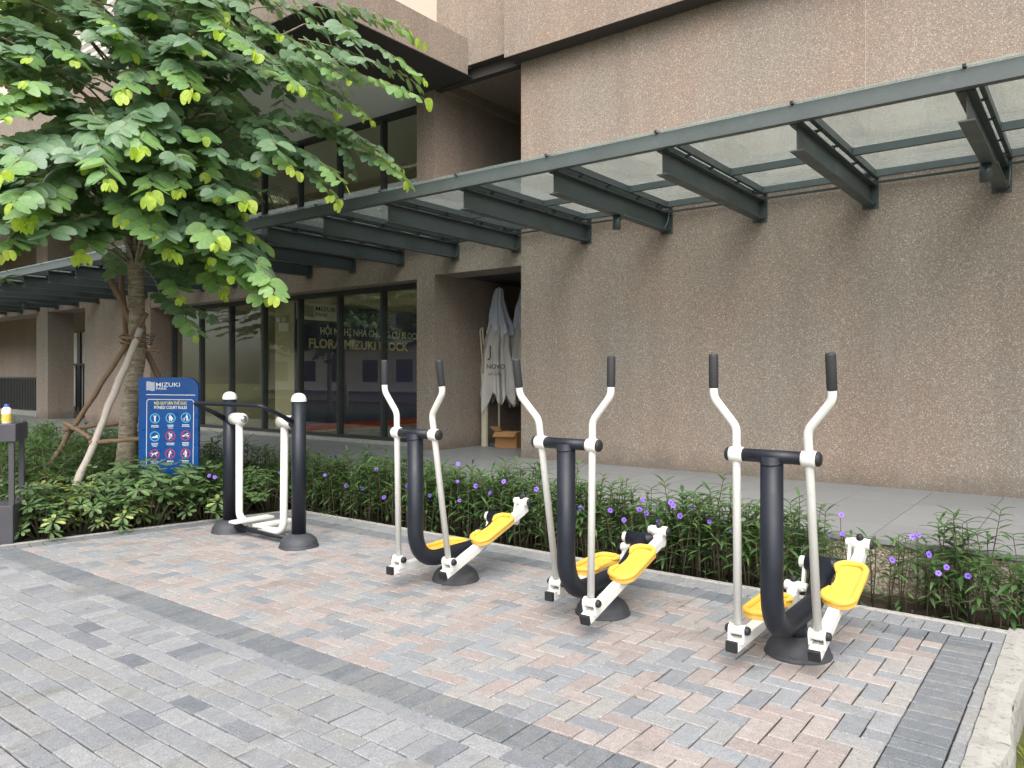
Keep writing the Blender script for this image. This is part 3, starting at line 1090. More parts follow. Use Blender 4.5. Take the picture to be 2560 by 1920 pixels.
def elliptical(xc, yc, theta, label):
    t = thing('elliptical_trainer', (xc, yc, 0), label, 'exercise machine', 'elliptical trainers in a row on the court')
    PY, ZC, HY, HZ = -.42, 1.10, .55, .37
    part('base_cover', 'cover', t, lambda mb: (base_cover(mb, (0, 0, .001)), cover_bolts(mb, (0, 0, 0), .175, .105, [radians(-80), radians(40), radians(160)])))
    fr = part('frame', 'charcoal', t, lambda mb: (
        mb.tube(fillet([(0, PY, ZC), (0, PY, .198), (0, .27, .205), (0, HY, HZ)], [0, .25, .16, 0], 12), .0555, 22),
        mb.tube([(0, -.02, .07), (0, -.01, .19)], .05, 18)))
    part('weld_bead', 'charcoal', fr, lambda mb: mb.tube([Vector((.052 * cos(a * .2094), PY + .052 * sin(a * .2094), ZC - .024 - .016 * abs(sin(a * .2094)) + .002 * sin(a * 3.3))) for a in range(31)], .0065, 6))
    part('crossbar', 'charcoal', t, lambda mb: mb.tube([(-.145, PY, ZC), (.145, PY, ZC)], .033, 18))
    part('hub', 'charcoal', t, lambda mb: mb.tube([(-.12, HY, HZ), (.12, HY, HZ)], .047, 18))
    Rk, LV, LR = .15, .90, .915
    for s in (1, -1):
        x = s * .18
        sg = 1 if s > 0 else -1
        ry, rz_ = HY + sg * Rk * cos(theta), HZ + sg * Rk * sin(theta)
        best = min((abs(sqrt((PY + LV * sin(f) - ry) ** 2 + (ZC - LV * cos(f) - rz_) ** 2) - LR), f) for f in [k * .002 - .3 for k in range(350)])
        f = best[1]
        def LP(l, dx=0.0):
            return Vector((x + s * dx, PY - l * sin(f), ZC + l * cos(f)))
        lev = part('lever', 'white', t, lambda mb: (
            mb.tube(fillet([LP(-LV + .03), LP(.14), LP(.29, .12), LP(.46, .12)], [0, .09, .09, 0], 8), .0212, 16),
            capped(mb, (x - .037, PY, ZC), (x + .037, PY, ZC), .0405)))
        part('grip', 'grip', lev, lambda mb: capped(mb, LP(.335, .12), LP(.515, .12), .0245, 16, .5))
        part('end_cap', 'rubber', lev, lambda mb: mb.lathe([(.036, 0), (.035, .012), (.027, .019), (.01, .022)], seg=18, mat=Matrix.Translation((x + s * .037, PY, ZC)) @ Matrix.Rotation(s * radians(90), 4, 'Y')))
        F = LP(-LV)
        R = Vector((x, ry, rz_))
        dv = (R - F).normalized()
        up = Vector((1, 0, 0)).cross(dv).normalized()
        if up.z < 0:
            up = -up
        B = Matrix((( 1, dv.x, up.x, 0), (0, dv.y, up.y, 0), (0, dv.z, up.z, 0), (0, 0, 0, 1)))
        B = Matrix.Translation(F) @ B              # local: x lateral, y along rail, z up
        Lr = (R - F).length
        rail = part('pedal_rail', 'white', t, lambda mb: mb.box(-.030, .030, -.075, Lr - .035, -.092, -.036, mat=B), .004)
        part('rail_end_cap', 'rubber', rail, lambda mb: mb.box(-.0285, .0285, -.096, -.0745, -.0905, -.0375, mat=B))
        def clevis(mb):
            mb.tube([B @ Vector((-.036, 0, 0)), B @ Vector((.036, 0, 0))], .026, 16)
            for q in (-1, 1):
                poly = [(-.034, -.062), (.034, -.062), (.031, .0), (.022, .022), (0, .031), (-.022, .022), (-.031, 0)]
                mb.prism(poly, 0, .008, mat=B @ Matrix.Translation((q * .038 - .004, 0, 0)) @ Matrix(((0, 0, 1, 0), (1, 0, 0, 0), (0, 1, 0, 0), (0, 0, 0, 1))))
            mb.box(-.04, .04, -.036, .036, -.062, -.036, mat=B)
        part('front_bracket', 'white', rail, clevis, .002)
        for q in (-1, 1):
            part('pivot_nut', 'rubber', rail, lambda mb: mb.lathe([(.022, 0), (.022, .012), (.017, .02), (.006, .021)], seg=14, mat=B @ Matrix.Translation((q * .043, 0, 0)) @ Matrix.Rotation(q * radians(90), 4, 'Y')))
        def rear(mb):
            capped(mb, B @ Vector((-.055, Lr, 0)), B @ Vector((.055, Lr, 0)), .032, 18)
            mb.box(-.029, .029, Lr - .05, Lr + .012, -.088, -.018, mat=B)
        part('rear_bearing', 'white', rail, rear, .003)
        part('bearing_bolt', 'rubber', rail, lambda mb: mb.lathe([(.02, 0), (.02, .018), (.013, .03), (.004, .031)], seg=14, mat=B @ Matrix.Translation((0, Lr, .030))))
        part('bearing_nut', 'rubber', rail, lambda mb: mb.lathe([(.027, 0), (.027, .010), (.019, .018), (.005, .019)], seg=16, mat=B @ Matrix.Translation((s * .055, Lr, 0)) @ Matrix.Rotation(s * radians(90), 4, 'Y')))
        H = Vector((s * .125, HY, HZ))
        R2 = Vector((s * .125, ry, rz_))
        dk = (R2 - H).normalized()
        uk = Vector((1, 0, 0)).cross(dk).normalized()
        K = Matrix.Translation(H) @ Matrix(((1, dk.x, uk.x, 0), (0, dk.y, uk.y, 0), (0, dk.z, uk.z, 0), (0, 0, 0, 1)))
        part('crank', 'white', t, lambda mb: (
            mb.box(-.009, .009, -.03, Rk + .026, -.022, .022, mat=K),
            mb.tube([K @ Vector((-.03 , 0, 0)), K @ Vector((.03, 0, 0))], .036, 18),
            mb.tube([Vector((s * .10, ry, rz_)), Vector((s * .17, ry, rz_))], .026, 16)), .004)
        pd = MB()
        pedal_geo(pd, -s)
        PB = B @ Matrix.Translation((s * .012, Lr * .535, -.034)) @ Matrix(((0, 1, 0, 0), (1, 0, 0, 0), (0, 0, 1, 0), (0, 0, 0, 1)))
        flip = MB()
        flip.add([PB @ Vector(p) for p in pd.v], [tuple(reversed(ff)) for ff in pd.f], 0, False)
        flip.sm = pd.sm
        flip.build('pedal', 'yellow', t, .006, 3)
    return t
elliptical(-1.281, 4.215, radians(75), 'elliptical trainer nearest the camera at the right end of the row')
elliptical(-2.486, 4.19, radians(138), 'middle elliptical trainer with its two yellow pedals close together')
elliptical(-3.754, 4.215, radians(75), 'elliptical trainer beside the twin-post walker, leftmost of the three ellipticals')

wk = thing('air_walker', (-6.11, 4.19, 0), 'twin-post air walker with white domed caps and two white swinging legs', 'exercise machine')
for s in (-1, 1):
    X = s * .535
    part('base_cover', 'cover', wk, lambda mb: (base_cover(mb, (X, 0, .001), .172, .115, .066), cover_bolts(mb, (X, 0, 0), .172, .115, [radians(-100), radians(-10), radians(80), radians(170)])))
    ps = part('post', 'charcoal', wk, lambda mb: mb.tube([(X, 0, .09), (X, 0, 1.285)], .062, 26))
    part('cap', 'white', ps, lambda mb: mb.lathe([(.067, 0), (.067, .012), (.0645, .03), (.056, .05), (.04, .066), (.02, .074), (.003, .076)], (X, 0, 1.275), 26))
    part('gusset', 'charcoal', ps, lambda mb: mb.prism([(-.055, 0), (-.16, .065), (-.15, .085), (-.055, .05), (-.055, -.12)], -.005, .005, mat=Matrix.Translation((X, 0, 1.06)) @ Matrix(((0, 0, 1, 0), (1, 0, 0, 0), (0, 1, 0, 0), (0, 0, 0, 1)))))
part('handrail', 'charcoal', wk, lambda mb: mb.tube(fillet([(.53, -.03, 1.09), (.53, -.38, 1.25), (-.53, -.38, 1.25), (-.53, -.03, 1.09)], .07, 8), .0185, 14))
part('ground_bar', 'charcoal', wk, lambda mb: mb.tube([(-.42, -.02, .062), (.42, -.02, .062)], .024, 14))
for s, xl, pts, plate in ((-1, -.375, [(-.375, 0, 1.09), (-.375, -.0, .16), (-.25, 0, .115)], (-.315, -.205, -.15, .27, .128)),
                          (1, .33, [(.33, 0, 1.09), (.33, -.01, .10), (-.03, 0, .085)], (-.085, .03, -.05, .35, .108))):
    lg = part('swing_leg', 'white', wk, lambda mb: (mb.tube(fillet(pts, [0, .12, 0], 10), .0335, 18),
              mb.tube([(xl - .03 * s * -1, 0, 1.09), (xl - s * .075, 0, 1.09)], .045, 18)))
    part('pivot_sleeve', 'white', lg, lambda mb: mb.tube([(s * .475, 0, 1.09), (xl - s * .05, 0, 1.09)], .058, 22))
    part('pivot_cap', 'chrome', lg, lambda mb: mb.lathe([(.036, 0), (.034, .012), (.024, .02), (.005, .023)], seg=18, mat=Matrix.Translation((xl - s * .075, 0, 1.09)) @ Matrix.Rotation(-s * radians(90), 4, 'Y')))
    part('bearing_ring', 'charcoal', wk, lambda mb: mb.tube([(s * .53, 0, 1.09), (s * .474, 0, 1.09)], .066, 22))
    x0, x1, y0, y1, z = plate
    fp = part('foot_plate', 'white', wk, lambda mb: (mb.box(x0, x1, y0, y1, z, z + .022), mb.box(x0 + .012, x0 + .02, y0 + .02, y1 - .02, z + .022, z + .026), mb.box(x1 - .02, x1 - .012, y0 + .02, y1 - .02, z + .022, z + .026)), .005)
    part('rubber_stop', 'rubber', fp, lambda mb: mb.box((x0 + x1) / 2 - .02, (x0 + x1) / 2 + .02, y0 + .02, y0 + .08, z - .016, z))

# ================================================================== SIGN
sp_ = at_depth(423.5, 1190, 8.5)
sg = thing('rules_sign', (sp_.x, sp_.y, -.06), 'blue fitness court rules sign with white lettering and round pictograms', 'sign', rz=YAW - radians(1.5))
S = .000806
def SX(x): return (x - 515) * S
def SZ(y): return 1.545 - (y - 75) * S
def panel(mb):
    x0, x1, zt, r = SX(100), SX(932), SZ(75), .125
    poly = [(x0, 0), (x1, 0)]
    for k in range(9):
        a = radians(90 * k / 8)
        poly.append((x1 - r + r * cos(a), zt - r + r * sin(a)))
    poly.append((x0, zt))
    mb.prism(poly, -.03, .03, mat=Matrix(((1, 0, 0, 0), (0, 0, -1, 0), (0, 1, 0, 0), (0, 0, 0, 1))))
part('panel', 'blue', sg, panel, .004)
def mS(x, y, off=.0325):
    return Matrix.Translation((SX(x), -off, SZ(y))) @ Matrix(((1, 0, 0, 0), (0, 0, -1, 0), (0, 1, 0, 0), (0, 0, 0, 1)))
def line(mb, xa, ya, xb, yb, th=8):
    a, b = Vector((SX(xa), -.0325, SZ(ya))), Vector((SX(xb), -.0325, SZ(yb)))
    d = (b - a).normalized()
    n = Vector((-d.z, 0, d.x)) * (th * S / 2)
    mb.add([a - n, b - n, b + n, a + n], [(0, 1, 2, 3)])
def disc(mb, cx, cy, r0, r1, n=28, off=.0325):
    for k in range(n):
        a, b = 2 * pi * k / n, 2 * pi * (k + 1) / n
        q = lambda r, an: Vector((SX(cx + r * cos(an)), -off, SZ(cy + r * sin(an))))
        if r0 > 0:
            mb.add([q(r0, a), q(r0, b), q(r1, b), q(r1, a)], [(3, 2, 1, 0)])
        else:
            mb.add([q(0, 0), q(r1, b), q(r1, a)], [(0, 2, 1)])
def spoly(mb, pts, off=.0333):
    mb.add([Vector((SX(x), -off, SZ(y))) for x, y in pts], [tuple(range(len(pts)))])
part('logo_waves', 'print_white', sg, lambda mb: waves(mb, lambda x, y: (SX(212) + x * 118 * S, -.0325, SZ(255) + y * 125 * S), 10, th=.055))
text_obj('MIZUKI', 'print_white', sg, mS(347, 203), width=333 * S, height=56 * S, bold=.004)
text_obj('PARK', 'print_white', sg, mS(347, 247), width=156 * S, height=36 * S, bold=.006)
part('rule_line', 'print_white', sg, lambda mb: line(mb, 210, 312, 893, 320, 9))
def fr_(mb):
    line(mb, 240, 378, 850, 384); line(mb, 220, 400, 212, 1310); line(mb, 873, 405, 862, 1322); line(mb, 235, 1326, 840, 1332)
    line(mb, 220, 402, 240, 378); line(mb, 850, 384, 873, 407); line(mb, 212, 1308, 236, 1326); line(mb, 862, 1320, 839, 1332)
part('border_line', 'print_white', sg, fr_)
text_obj('NỘI QUY SÂN THỂ DỤC', 'print_yellow', sg, mS(322, 448), width=456 * S, height=38 * S, bold=.012)
text_obj('FITNESS COURT RULES', 'print_white', sg, mS(322, 509), width=456 * S, height=40 * S, bold=.014)
def limb(mb, a, b, w0):
    dx, dy = b[0] - a[0], b[1] - a[1]
    l = sqrt(dx * dx + dy * dy)
    nx_, ny_ = -dy / l * w0, dx / l * w0
    spoly(mb, [(a[0] + nx_, a[1] + ny_), (a[0] - nx_, a[1] - ny_), (b[0] - nx_, b[1] - ny_), (b[0] + nx_, b[1] + ny_)])
def figure(mb, cx, cy, kind):
    q = lambda x, y: (cx + x, cy + y)
    if kind == 'arms_up':
        disc(mb, cx, cy - 30, 0, 9, 12, .0333); limb(mb, q(0, -20), q(0, 12), 12); limb(mb, q(-4, 10), q(-5, 46), 6); limb(mb, q(5, 10), q(6, 46), 6)
        limb(mb, q(-8, -14), q(-20, -40), 4); limb(mb, q(8, -14), q(20, -40), 4)
    elif kind == 'heavy':
        disc(mb, cx - 6, cy - 38, 0, 10, 12, .0333); limb(mb, q(-4, -26), q(2, 22), 22); limb(mb, q(-12, 18), q(-12, 46), 8); limb(mb, q(14, 18), q(14, 46), 8); limb(mb, q(22, -8), q(34, 22), 7)
    elif kind == 'elder':
        disc(mb, cx + 12, cy - 36, 0, 9, 12, .0333); limb(mb, q(14, -26), q(20, 6), 12); limb(mb, q(18, 4), q(12, 44), 6); limb(mb, q(22, 4), q(34, 42), 6); limb(mb, q(8, -18), q(-14, 8), 4); limb(mb, q(-16, 4), q(-18, 40), 3)
        disc(mb, cx - 24, cy + 20, 8, 14, 14, .0333)
    elif kind == 'shoe':
        spoly(mb, [q(-44, 22), q(44, 22), q(44, -10), q(30, -22), q(8, -4), q(-20, 4), q(-42, 10)])
    elif kind == 'carry':
        disc(mb, cx - 16, cy - 36, 0, 10, 12, .0333); limb(mb, q(-12, -24), q(4, 12), 15); limb(mb, q(0, 8), q(-18, 46), 7); limb(mb, q(6, 8), q(24, 30), 7); disc(mb, cx + 16, cy - 28, 0, 9, 12, .0333); limb(mb, q(16, -18), q(20, 6), 10)
    elif kind == 'lie':
        limb(mb, q(-46, 4), q(46, 2), 7); limb(mb, q(-20, -8), q(22, -24), 6); disc(mb, cx + 28, cy - 26, 0, 9, 12, .0333); limb(mb, q(-30, 8), q(-34, 22), 3); limb(mb, q(30, 8), q(34, 22), 3)
    elif kind == 'dog':
        limb(mb, q(-30, -2), q(20, -12), 12); disc(mb, cx + 32, cy - 20, 0, 13, 12, .0333); limb(mb, q(-28, 4), q(-40, 34), 6); limb(mb, q(10, -4), q(28, 30), 6); limb(mb, q(-34, -4), q(-50, -20), 4)
    elif kind == 'smoke':
        disc(mb, cx + 4, cy - 36, 0, 10, 12, .0333); limb(mb, q(0, -26), q(-12, 14), 12); limb(mb, q(-12, 12), q(-14, 48), 8); limb(mb, q(4, -18), q(26, -6), 5)
    else:
        disc(mb, cx + 4, cy - 40, 0, 10, 12, .0333); limb(mb, q(4, -28), q(6, 14), 17); limb(mb, q(2, 12), q(-2, 50), 7); limb(mb, q(12, 12), q(10, 50), 7); limb(mb, q(-12, -16), q(-28, 14), 5)
icons = [('arms_up', 0, 0, 1), ('heavy', 1, 0, 1), ('elder', 2, 0, 1), ('shoe', 0, 1, 1), ('carry', 1, 1, 0), ('lie', 2, 1, 0), ('dog', 0, 2, 0), ('smoke', 1, 2, 0), ('person', 2, 2, 0)]
CXs, CYs = (333, 551, 763), (640, 888, 1135)
for kind, i, j, ok in icons:
    cx, cy = CXs[i] - j * 3, CYs[j] - i * 6
    pi_ = part('pictogram', 'print_white', sg, lambda mb: figure(mb, cx, cy, kind))
    def ring(mb):
        disc(mb, cx, cy, 58, 69)
        if not ok:
            a = radians(45)
            p, q = Vector((SX(cx - 60 * .7), -.0341, SZ(cy - 60 * .7))), Vector((SX(cx + 60 * .7), -.0341, SZ(cy + 60 * .7)))
            d = (q - p).normalized()
            n = Vector((-d.z, 0, d.x)) * 4.5 * S
            mb.add([p - n, q - n, q + n, p + n], [(0, 1, 2, 3)])
    part('ring', 'print_cyan' if ok else 'print_red', pi_, ring)
    def caption(mb):
        y = cy + 100
        for rr, (wd, th) in enumerate([(rnd.uniform(86, 118), 13), (rnd.uniform(70, 110), 11), (rnd.uniform(50, 80), 8)][: 2 + (i + j) % 2]):
            x = cx - wd / 2
            while x < cx + wd / 2:
                l = rnd.uniform(6, 17)
                line(mb, x, y, min(x + l, cx + wd / 2), y, th)
                x += l + rnd.uniform(3, 5)
            y += 20
    part('caption', 'print_white', sg, caption)

# ================================================================== BOLLARD AND BOTTLE
bp = on_ground(18, 1364)
bo = thing('frame_bollard', (bp.x - .10 - .17 * RT[0], bp.y + .10 - .17 * RT[1], 0), 'dark grey metal frame bollard at the left edge of the paving', 'bollard', rz=YAW + radians(20))
boxpart('base', 'bollard', bo, -.24, .165, -.16, .22, -.02, .345, bevel=.006)
boxpart('top', 'bollard', bo, -.26, .19, -.18, .24, .915, 1.075, bevel=.006)
for (x, y) in ((.15, -.14), (.15, .20), (-.22, -.14), (-.22, .20)):
    boxpart('post', 'bollard', bo, x - .02, x + .02, y - .02, y + .02, .346, .914)
bt = thing('drink_bottle', tuple(Matrix.Translation(bo.location) @ Matrix.Rotation(YAW + radians(20), 4, 'Z') @ Vector((.10, -.09, 1.076))), 'small white drink bottle with orange label and blue cap on the bollard', 'bottle')
part('body', 'bottle', bt, lambda mb: mb.lathe([(.036, 0), (.039, .006), (.039, .12), (.034, .134), (.020, .146), (.016, .15)], seg=20))
part('label_wrap', 'bottle_label', bt, lambda mb: mb.lathe([(.0396, .012), (.0396, .085)], seg=20, close=False))
part('cap', 'bottle_cap', bt, lambda mb: mb.lathe([(.019, .146), (.019, .170), (.016, .173)], seg=18))

# ================================================================== RECESS: FOLDED PARASOLS, POST, CARTON
def folded(name, x, y, z0, z1, label, seed, mats):
    r_ = random.Random(seed)
    t = thing(name, (x, y, ZW), label, 'parasol', 'folded parasols in the recess')
    part('pole', 'beige', t, lambda mb: mb.tube([(0, 0, .01), (0, 0, z1 + .03)], .022, 10))
    part('stand', 'bollard', t, lambda mb: mb.lathe([(.22, .0), (.22, .04), (.06, .07), (.03, .16)], (0, 0, .002), 20))
    def cloth(mb, za, zb, ra, rb, nf, amp, rag):
        seg, rows = 112, 16
        ph = r_.uniform(0, 6)
        vs, fs = [], []
        for i in range(rows + 1):
            q = i / rows
            r = ra + (rb - ra) * q ** .8
            for k in range(seg):
                a = 2 * pi * k / seg
                fold = 1 + amp * q ** .4 * (.75 * (.45 - abs(sin(nf * a / 2 + ph + .25 * sin(q * 4 + a)))) * 1.5 + .3 * cos((nf * 2 + 1) * a + ph * 2 + q * 2)) + .04 * sin(3 * a + i)
                zz = za + (zb - za) * q
                if i == rows:
                    zz += rag * (cos(nf * a + ph + .5) + .6 * cos(5 * a) + .4 * sin(11 * a))
                vs.append((r * fold * cos(a) + .02 * sin(q * 5 + seed), r * fold * sin(a), zz))
        for i in range(rows):
            for k in range(seg):
                k2 = (k + 1) % seg
                fs.append((i * seg + k, (i + 1) * seg + k, (i + 1) * seg + k2, i * seg + k2))
        mb.add(vs, fs, 0, True)
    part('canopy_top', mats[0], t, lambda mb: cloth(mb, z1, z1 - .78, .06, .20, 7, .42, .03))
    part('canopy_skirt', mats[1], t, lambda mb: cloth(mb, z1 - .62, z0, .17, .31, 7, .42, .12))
    part('tie', 'bollard', t, lambda mb: mb.lathe([(.165, 0), (.168, .02), (.165, .04)], (0, 0, z1 - .95), 24, close=False))
    return t
fu = folded('folded_parasol', -8.03, 10.12, .80, 2.66, 'folded grey parasol with black lettering nearer the post', 3, ('cloth_blue', 'cloth'))
folded('folded_parasol', -7.70, 10.42, .85, 2.74, 'folded grey parasol half hidden behind the long wall corner', 8, ('cloth_blue', 'cloth'))
def mC(x, z, off=.335):
    R = Matrix.Rotation(radians(38), 4, 'Z')
    return R @ Matrix.Translation((x, -off, z)) @ Matrix(((1, 0, 0, 0), (0, 0, -1, 0), (0, 1, 0, 0), (0, 0, 0, 1)))
text_obj('J', 'rubber', fu, mC(-.19, 1.50), height=.19, bold=-.01)
text_obj('NOVO', 'rubber', fu, mC(-.2, 1.30, .35), width=.3, height=.075, bold=.01)
text_obj('of Life', 'rubber', fu, mC(-.18, 1.19, .365), width=.22, height=.05, bold=.0)
po = thing('beige_post', (-8.13, 9.86, ZW), 'beige metal post standing in front of the folded parasols', 'post')
boxpart('tube', 'beige', po, -.048, .048, -.03, .03, .001, 1.22, bevel=.006)
part('hook', 'beige', po, lambda mb: mb.tube(fillet([(-.03, 0, 1.2), (-.10, 0, 1.95), (-.05, 0, 2.0), (-.02, 0, 1.7)], .03, 6), .014, 8))
bxp = thing('cardboard_box', (-7.72, 10.0, ZW), 'open brown cardboard box on the floor of the recess', 'box', rz=.25)
part('carton', 'card', bxp, lambda mb: (mb.box(-.19, .19, -.15, -.142, .001, .26), mb.box(-.19, .19, .142, .15, .001, .26), mb.box(-.19, -.182, -.141, .141, .001, .26), mb.box(.182, .19, -.141, .141, .001, .26), mb.box(-.18, .18, -.14, .14, .002, .01)))
part('flap', 'card', bxp, lambda mb: mb.box(-.19, .19, -.13, 0, 0, .006, mat=Matrix.Translation((0, -.15, .26)) @ Matrix.Rotation(radians(35), 4, 'X')))
part('flap', 'card', bxp, lambda mb: mb.box(-.12, 0, -.14, .14, 0, .006, mat=Matrix.Translation((-.19, 0, .26)) @ Matrix.Rotation(radians(40), 4, 'Y')))
bx2 = thing('carton', (-7.5, 10.45, ZW), 'dark red-brown carton behind the open cardboard box', 'box', rz=.1)
boxpart('body', 'card', bx2, -.2, .2, -.14, .14, .001, .36, bevel=.004)
boxpart('top_strip', 'red', bx2, -.2, .2, -.1415, .1415, .30, .345)

# ================================================================== TREE
def leaf_shape(size=1.0, fold=.18, droop=.12, seed=0):
    """two-lobed leaf, base at origin, midrib along +Y, normal +Z, unit length"""
    r_ = random.Random(seed)
    half = [(0, 0), (.16, -.055), (.34, .0), (.47, .16), (.53, .36), (.50, .60), (.42, .80), (.31, .96), (.20, 1.0), (.09, .90), (.0, .68)]
    vs, fs = [], []
    mid = [(0, 0), (0, .4), (0, .80)]
    for s in (1, -1):
        pts = [(x * s * (1 + r_.uniform(-.05, .05)), y, abs(x) * fold - droop * y * y - .25 * x * x) for x, y in half]
        b = len(vs)
        vs += pts
        n = len(pts)
        c = len(vs)
        vs.append((.24 * s, .45, .24 * fold - droop * .2))
        for i in range(n - 1):
            f = (b + i, b + i + 1, c) if s > 0 else (b + i + 1, b + i, c)
            fs.append(f)
        f = (b + n - 1, b, c) if s > 0 else (b, b + n - 1, c)
        fs.append(f)
    return [Vector(v) * size for v in vs], fs
LEAF = [leaf_shape(1, fo, dr, i) for i, (fo, dr) in enumerate(((.15, .10), (.42, .2), (-.12, .30), (.25, -.03)))]
LEAF_FOLDED = leaf_shape(1, 1.3, .12, 9)

tb = on_ground(306, 1262)
TREE = (tb.x, tb.y, -.07)
TD = project(tb)[2]
tr = thing('orchid_tree', TREE, 'young tree with two-lobed grey-green leaves and lime tips, propped by wooden stakes', 'tree')
T0 = Vector(TREE)
lr = random.Random(5)
def img(px, py, d):
    return at_depth(px, py, d)
trunk_pts = [T0, img(312, 1180, TD), img(318, 1080, TD), img(331, 980, TD), img(344, 885, TD), img(343, 800, TD), img(340, 720, TD), img(336, 640, TD), img(334, 560, TD), img(338, 480, TD), img(336, 390, TD), img(342, 300, TD), img(335, 180, TD), img(340, 60, TD)]
trad = [.14, .112, .098, .093, .089, .088, .085, .082, .078, .078, .066, .052, .038, .022]
fine, fr2 = [], []
for i in range(len(trunk_pts) - 1):
    for q in range(4):
        t_ = q / 4
        fine.append(trunk_pts[i].lerp(trunk_pts[i + 1], t_) + Vector((lr.gauss(0, .004), lr.gauss(0, .004), 0)))
        fr2.append((trad[i] * (1 - t_) + trad[i + 1] * t_) * lr.uniform(.96, 1.05))
part('trunk', 'bark', tr, lambda mb: mb.tube([p - T0 for p in fine], fr2, 16))

LEAVES = []                                  # (matrix, young, folded)
TWIGS = MB()
LIMBS = []
def spray(a, b, n=None, arch=.12, size=.135, young=3, seed=0, width=.006):
    r_ = random.Random(seed * 7 + 1)
    a, b = Vector(a), Vector(b)
    L = (b - a).length
    mid = (a + b) / 2 + Vector((0, 0, arch * L))
    n = n or max(6, int(L / .06))
    P = lambda t: a * (1 - t) ** 2 + mid * 2 * t * (1 - t) + b * t * t
    path = [P(k / 10) for k in range(11)]
    TWIGS.tube([p - T0 for p in path], [width * (1 - .75 * k / 10) for k in range(11)], 5)
    outw = Vector((b.x - T0.x, b.y - T0.y, 0))
    outw = outw.normalized() if outw.length > .3 else Vector((0, 0, 0))
    tiltv = Vector((r_.gauss(0, .2), r_.gauss(0, .2), 0))
    for k in range(n):
        t = .06 + .94 * k / (n - 1)
        p = P(t)
        d = (P(min(1, t + .02)) - P(t - .02)).normalized()
        sidev = d.cross(Vector((0, 0, 1)))
        sidev = sidev.normalized() if sidev.length > .05 else Vector((1, 0, 0))
        s = 1 if k % 2 else -1
        last = (n - 1 - k)
        yg = last < young
        s_ = size * 1.36 * (1.0 - .28 * t) * r_.uniform(.68, 1.18)
        if yg:
            s_ *= (.55 + .22 * last / max(1, young)) * 1.12
        dirv = (sidev * s * r_.uniform(.75, 1.1) + d * r_.uniform(.25, .7) + Vector((0, 0, -r_.uniform(.05, .5)))).normalized()
        if yg:
            dirv = (sidev * s * .45 + d * .4 + Vector((0, 0, -r_.uniform(.5, 1.3)))).normalized()
        up = Vector((r_.gauss(0, .2), r_.gauss(0, .2), 1)) + tiltv + outw * r_.uniform(.25, 1.15)
        xax = dirv.cross(up).normalized()
        nz = xax.cross(dirv).normalized()
        # slightly below horizontal: petiole
        base = p + dirv * .018
        mt = Matrix(((xax.x, dirv.x, nz.x, base.x), (xax.y, dirv.y, nz.y, base.y), (xax.z, dirv.z, nz.z, base.z), (0, 0, 0, 1))) @ Matrix.Scale(s_, 4)
        LEAVES.append((mt, 2 if yg else (1 if (young and t > r_.uniform(.62, .85)) else 0), yg and r_.random() < .35, r_.randrange(4)))
AX = lambda z: img(338, HORIZON - (z - CAM_H) * F_PX / TD, TD)

# branches read from the crown's outline: tip px, tip depth, start px, start depth
guided = [((1060, 102), 8.0, (640, 20), 8.6, .135), ((1066, 200), 7.6, (760, 60), 8.2, .13), ((1072, 252), 7.0, (610, 175), 7.8, .145),
          ((845, 283), 7.6, (600, 180), 8.3, .14), ((885, 176), 7.7, (560, 95), 8.4, .135), ((1030, 462), 7.8, (670, 285), 8.4, .13),
          ((1005, 420), 8.2, (640, 290), 8.8, .125), ((845, 508), 7.4, (620, 330), 8.2, .14), ((735, 428), 7.0, (600, 300), 7.9, .15), ((935, 300), 8.4, (620, 150), 8.9, .13),
          ((622, 515), 6.8, (470, 480), 7.9, .16), ((690, 738), 6.9, (540, 560), 8.0, .165), ((655, 748), 7.2, (520, 590), 8.2, .16),
          ((628, 592), 7.3, (470, 520), 8.3, .15), ((540, 605), 6.7, (440, 520), 7.8, .16), ((432, 630), 6.8, (400, 540), 7.8, .16),
          ((383, 585), 6.6, (290, 480), 7.6, .165), ((300, 235), 6.6, (440, 170), 7.8, .16), ((348, 372), 6.3, (420, 250), 7.6, .17),
          ((270, 455), 6.1, (215, 290), 7.4, .175), ((205, 640), 6.8, (300, 560), 8.0, .16), ((122, 500), 6.5, (230, 430), 7.8, .16),
          ((8, 440), 6.0, (150, 360), 7.2, .17), ((580, 97), 6.9, (440, 10), 7.8, .155), ((292, 76), 6.8, (160, 30), 7.6, .15),
          ((10, 290), 6.4, (190, 270), 7.6, .16), ((448, 478), 6.6, (400, 370), 7.7, .165), ((376, 486), 6.4, (380, 380), 7.6, .165),
          ((20, 622), 6.9, (160, 570), 8.0, .165), ((560, 735), 7.5, (430, 600), 8.6, .155), ((452, 745), 7.8, (390, 640), 8.8, .15),
          ((492, 838), 8.1, (400, 735), 8.9, .125), ((590, 690), 7.1, (450, 600), 8.2, .16), ((560, 660), 7.6, (420, 560), 8.6, .155),
          ((640, 130), 6.7, (470, 120), 7.8, .155), ((740, 215), 7.0, (500, 160), 8.0, .15), ((480, 230), 6.4, (400, 150), 7.6, .165),
          ((190, 150), 6.9, (-60, 60), 7.4, .15), ((110, 250), 6.9, (-40, 150), 7.4, .15), ((330, 130), 7.0, (180, 60), 7.8, .15),
          ((700, 90), 8.0, (480, 20), 8.6, .14), ((560, 40), 7.6, (380, -60), 8.2, .15), ((800, 60), 8.3, (560, -20), 8.8, .13),
          ((60, 560), 6.4, (170, 470), 7.6, .165), ((310, 545), 6.7, (320, 440), 7.8, .165), ((520, 430), 7.0, (430, 330), 8.0, .16)]
sc_ = 1
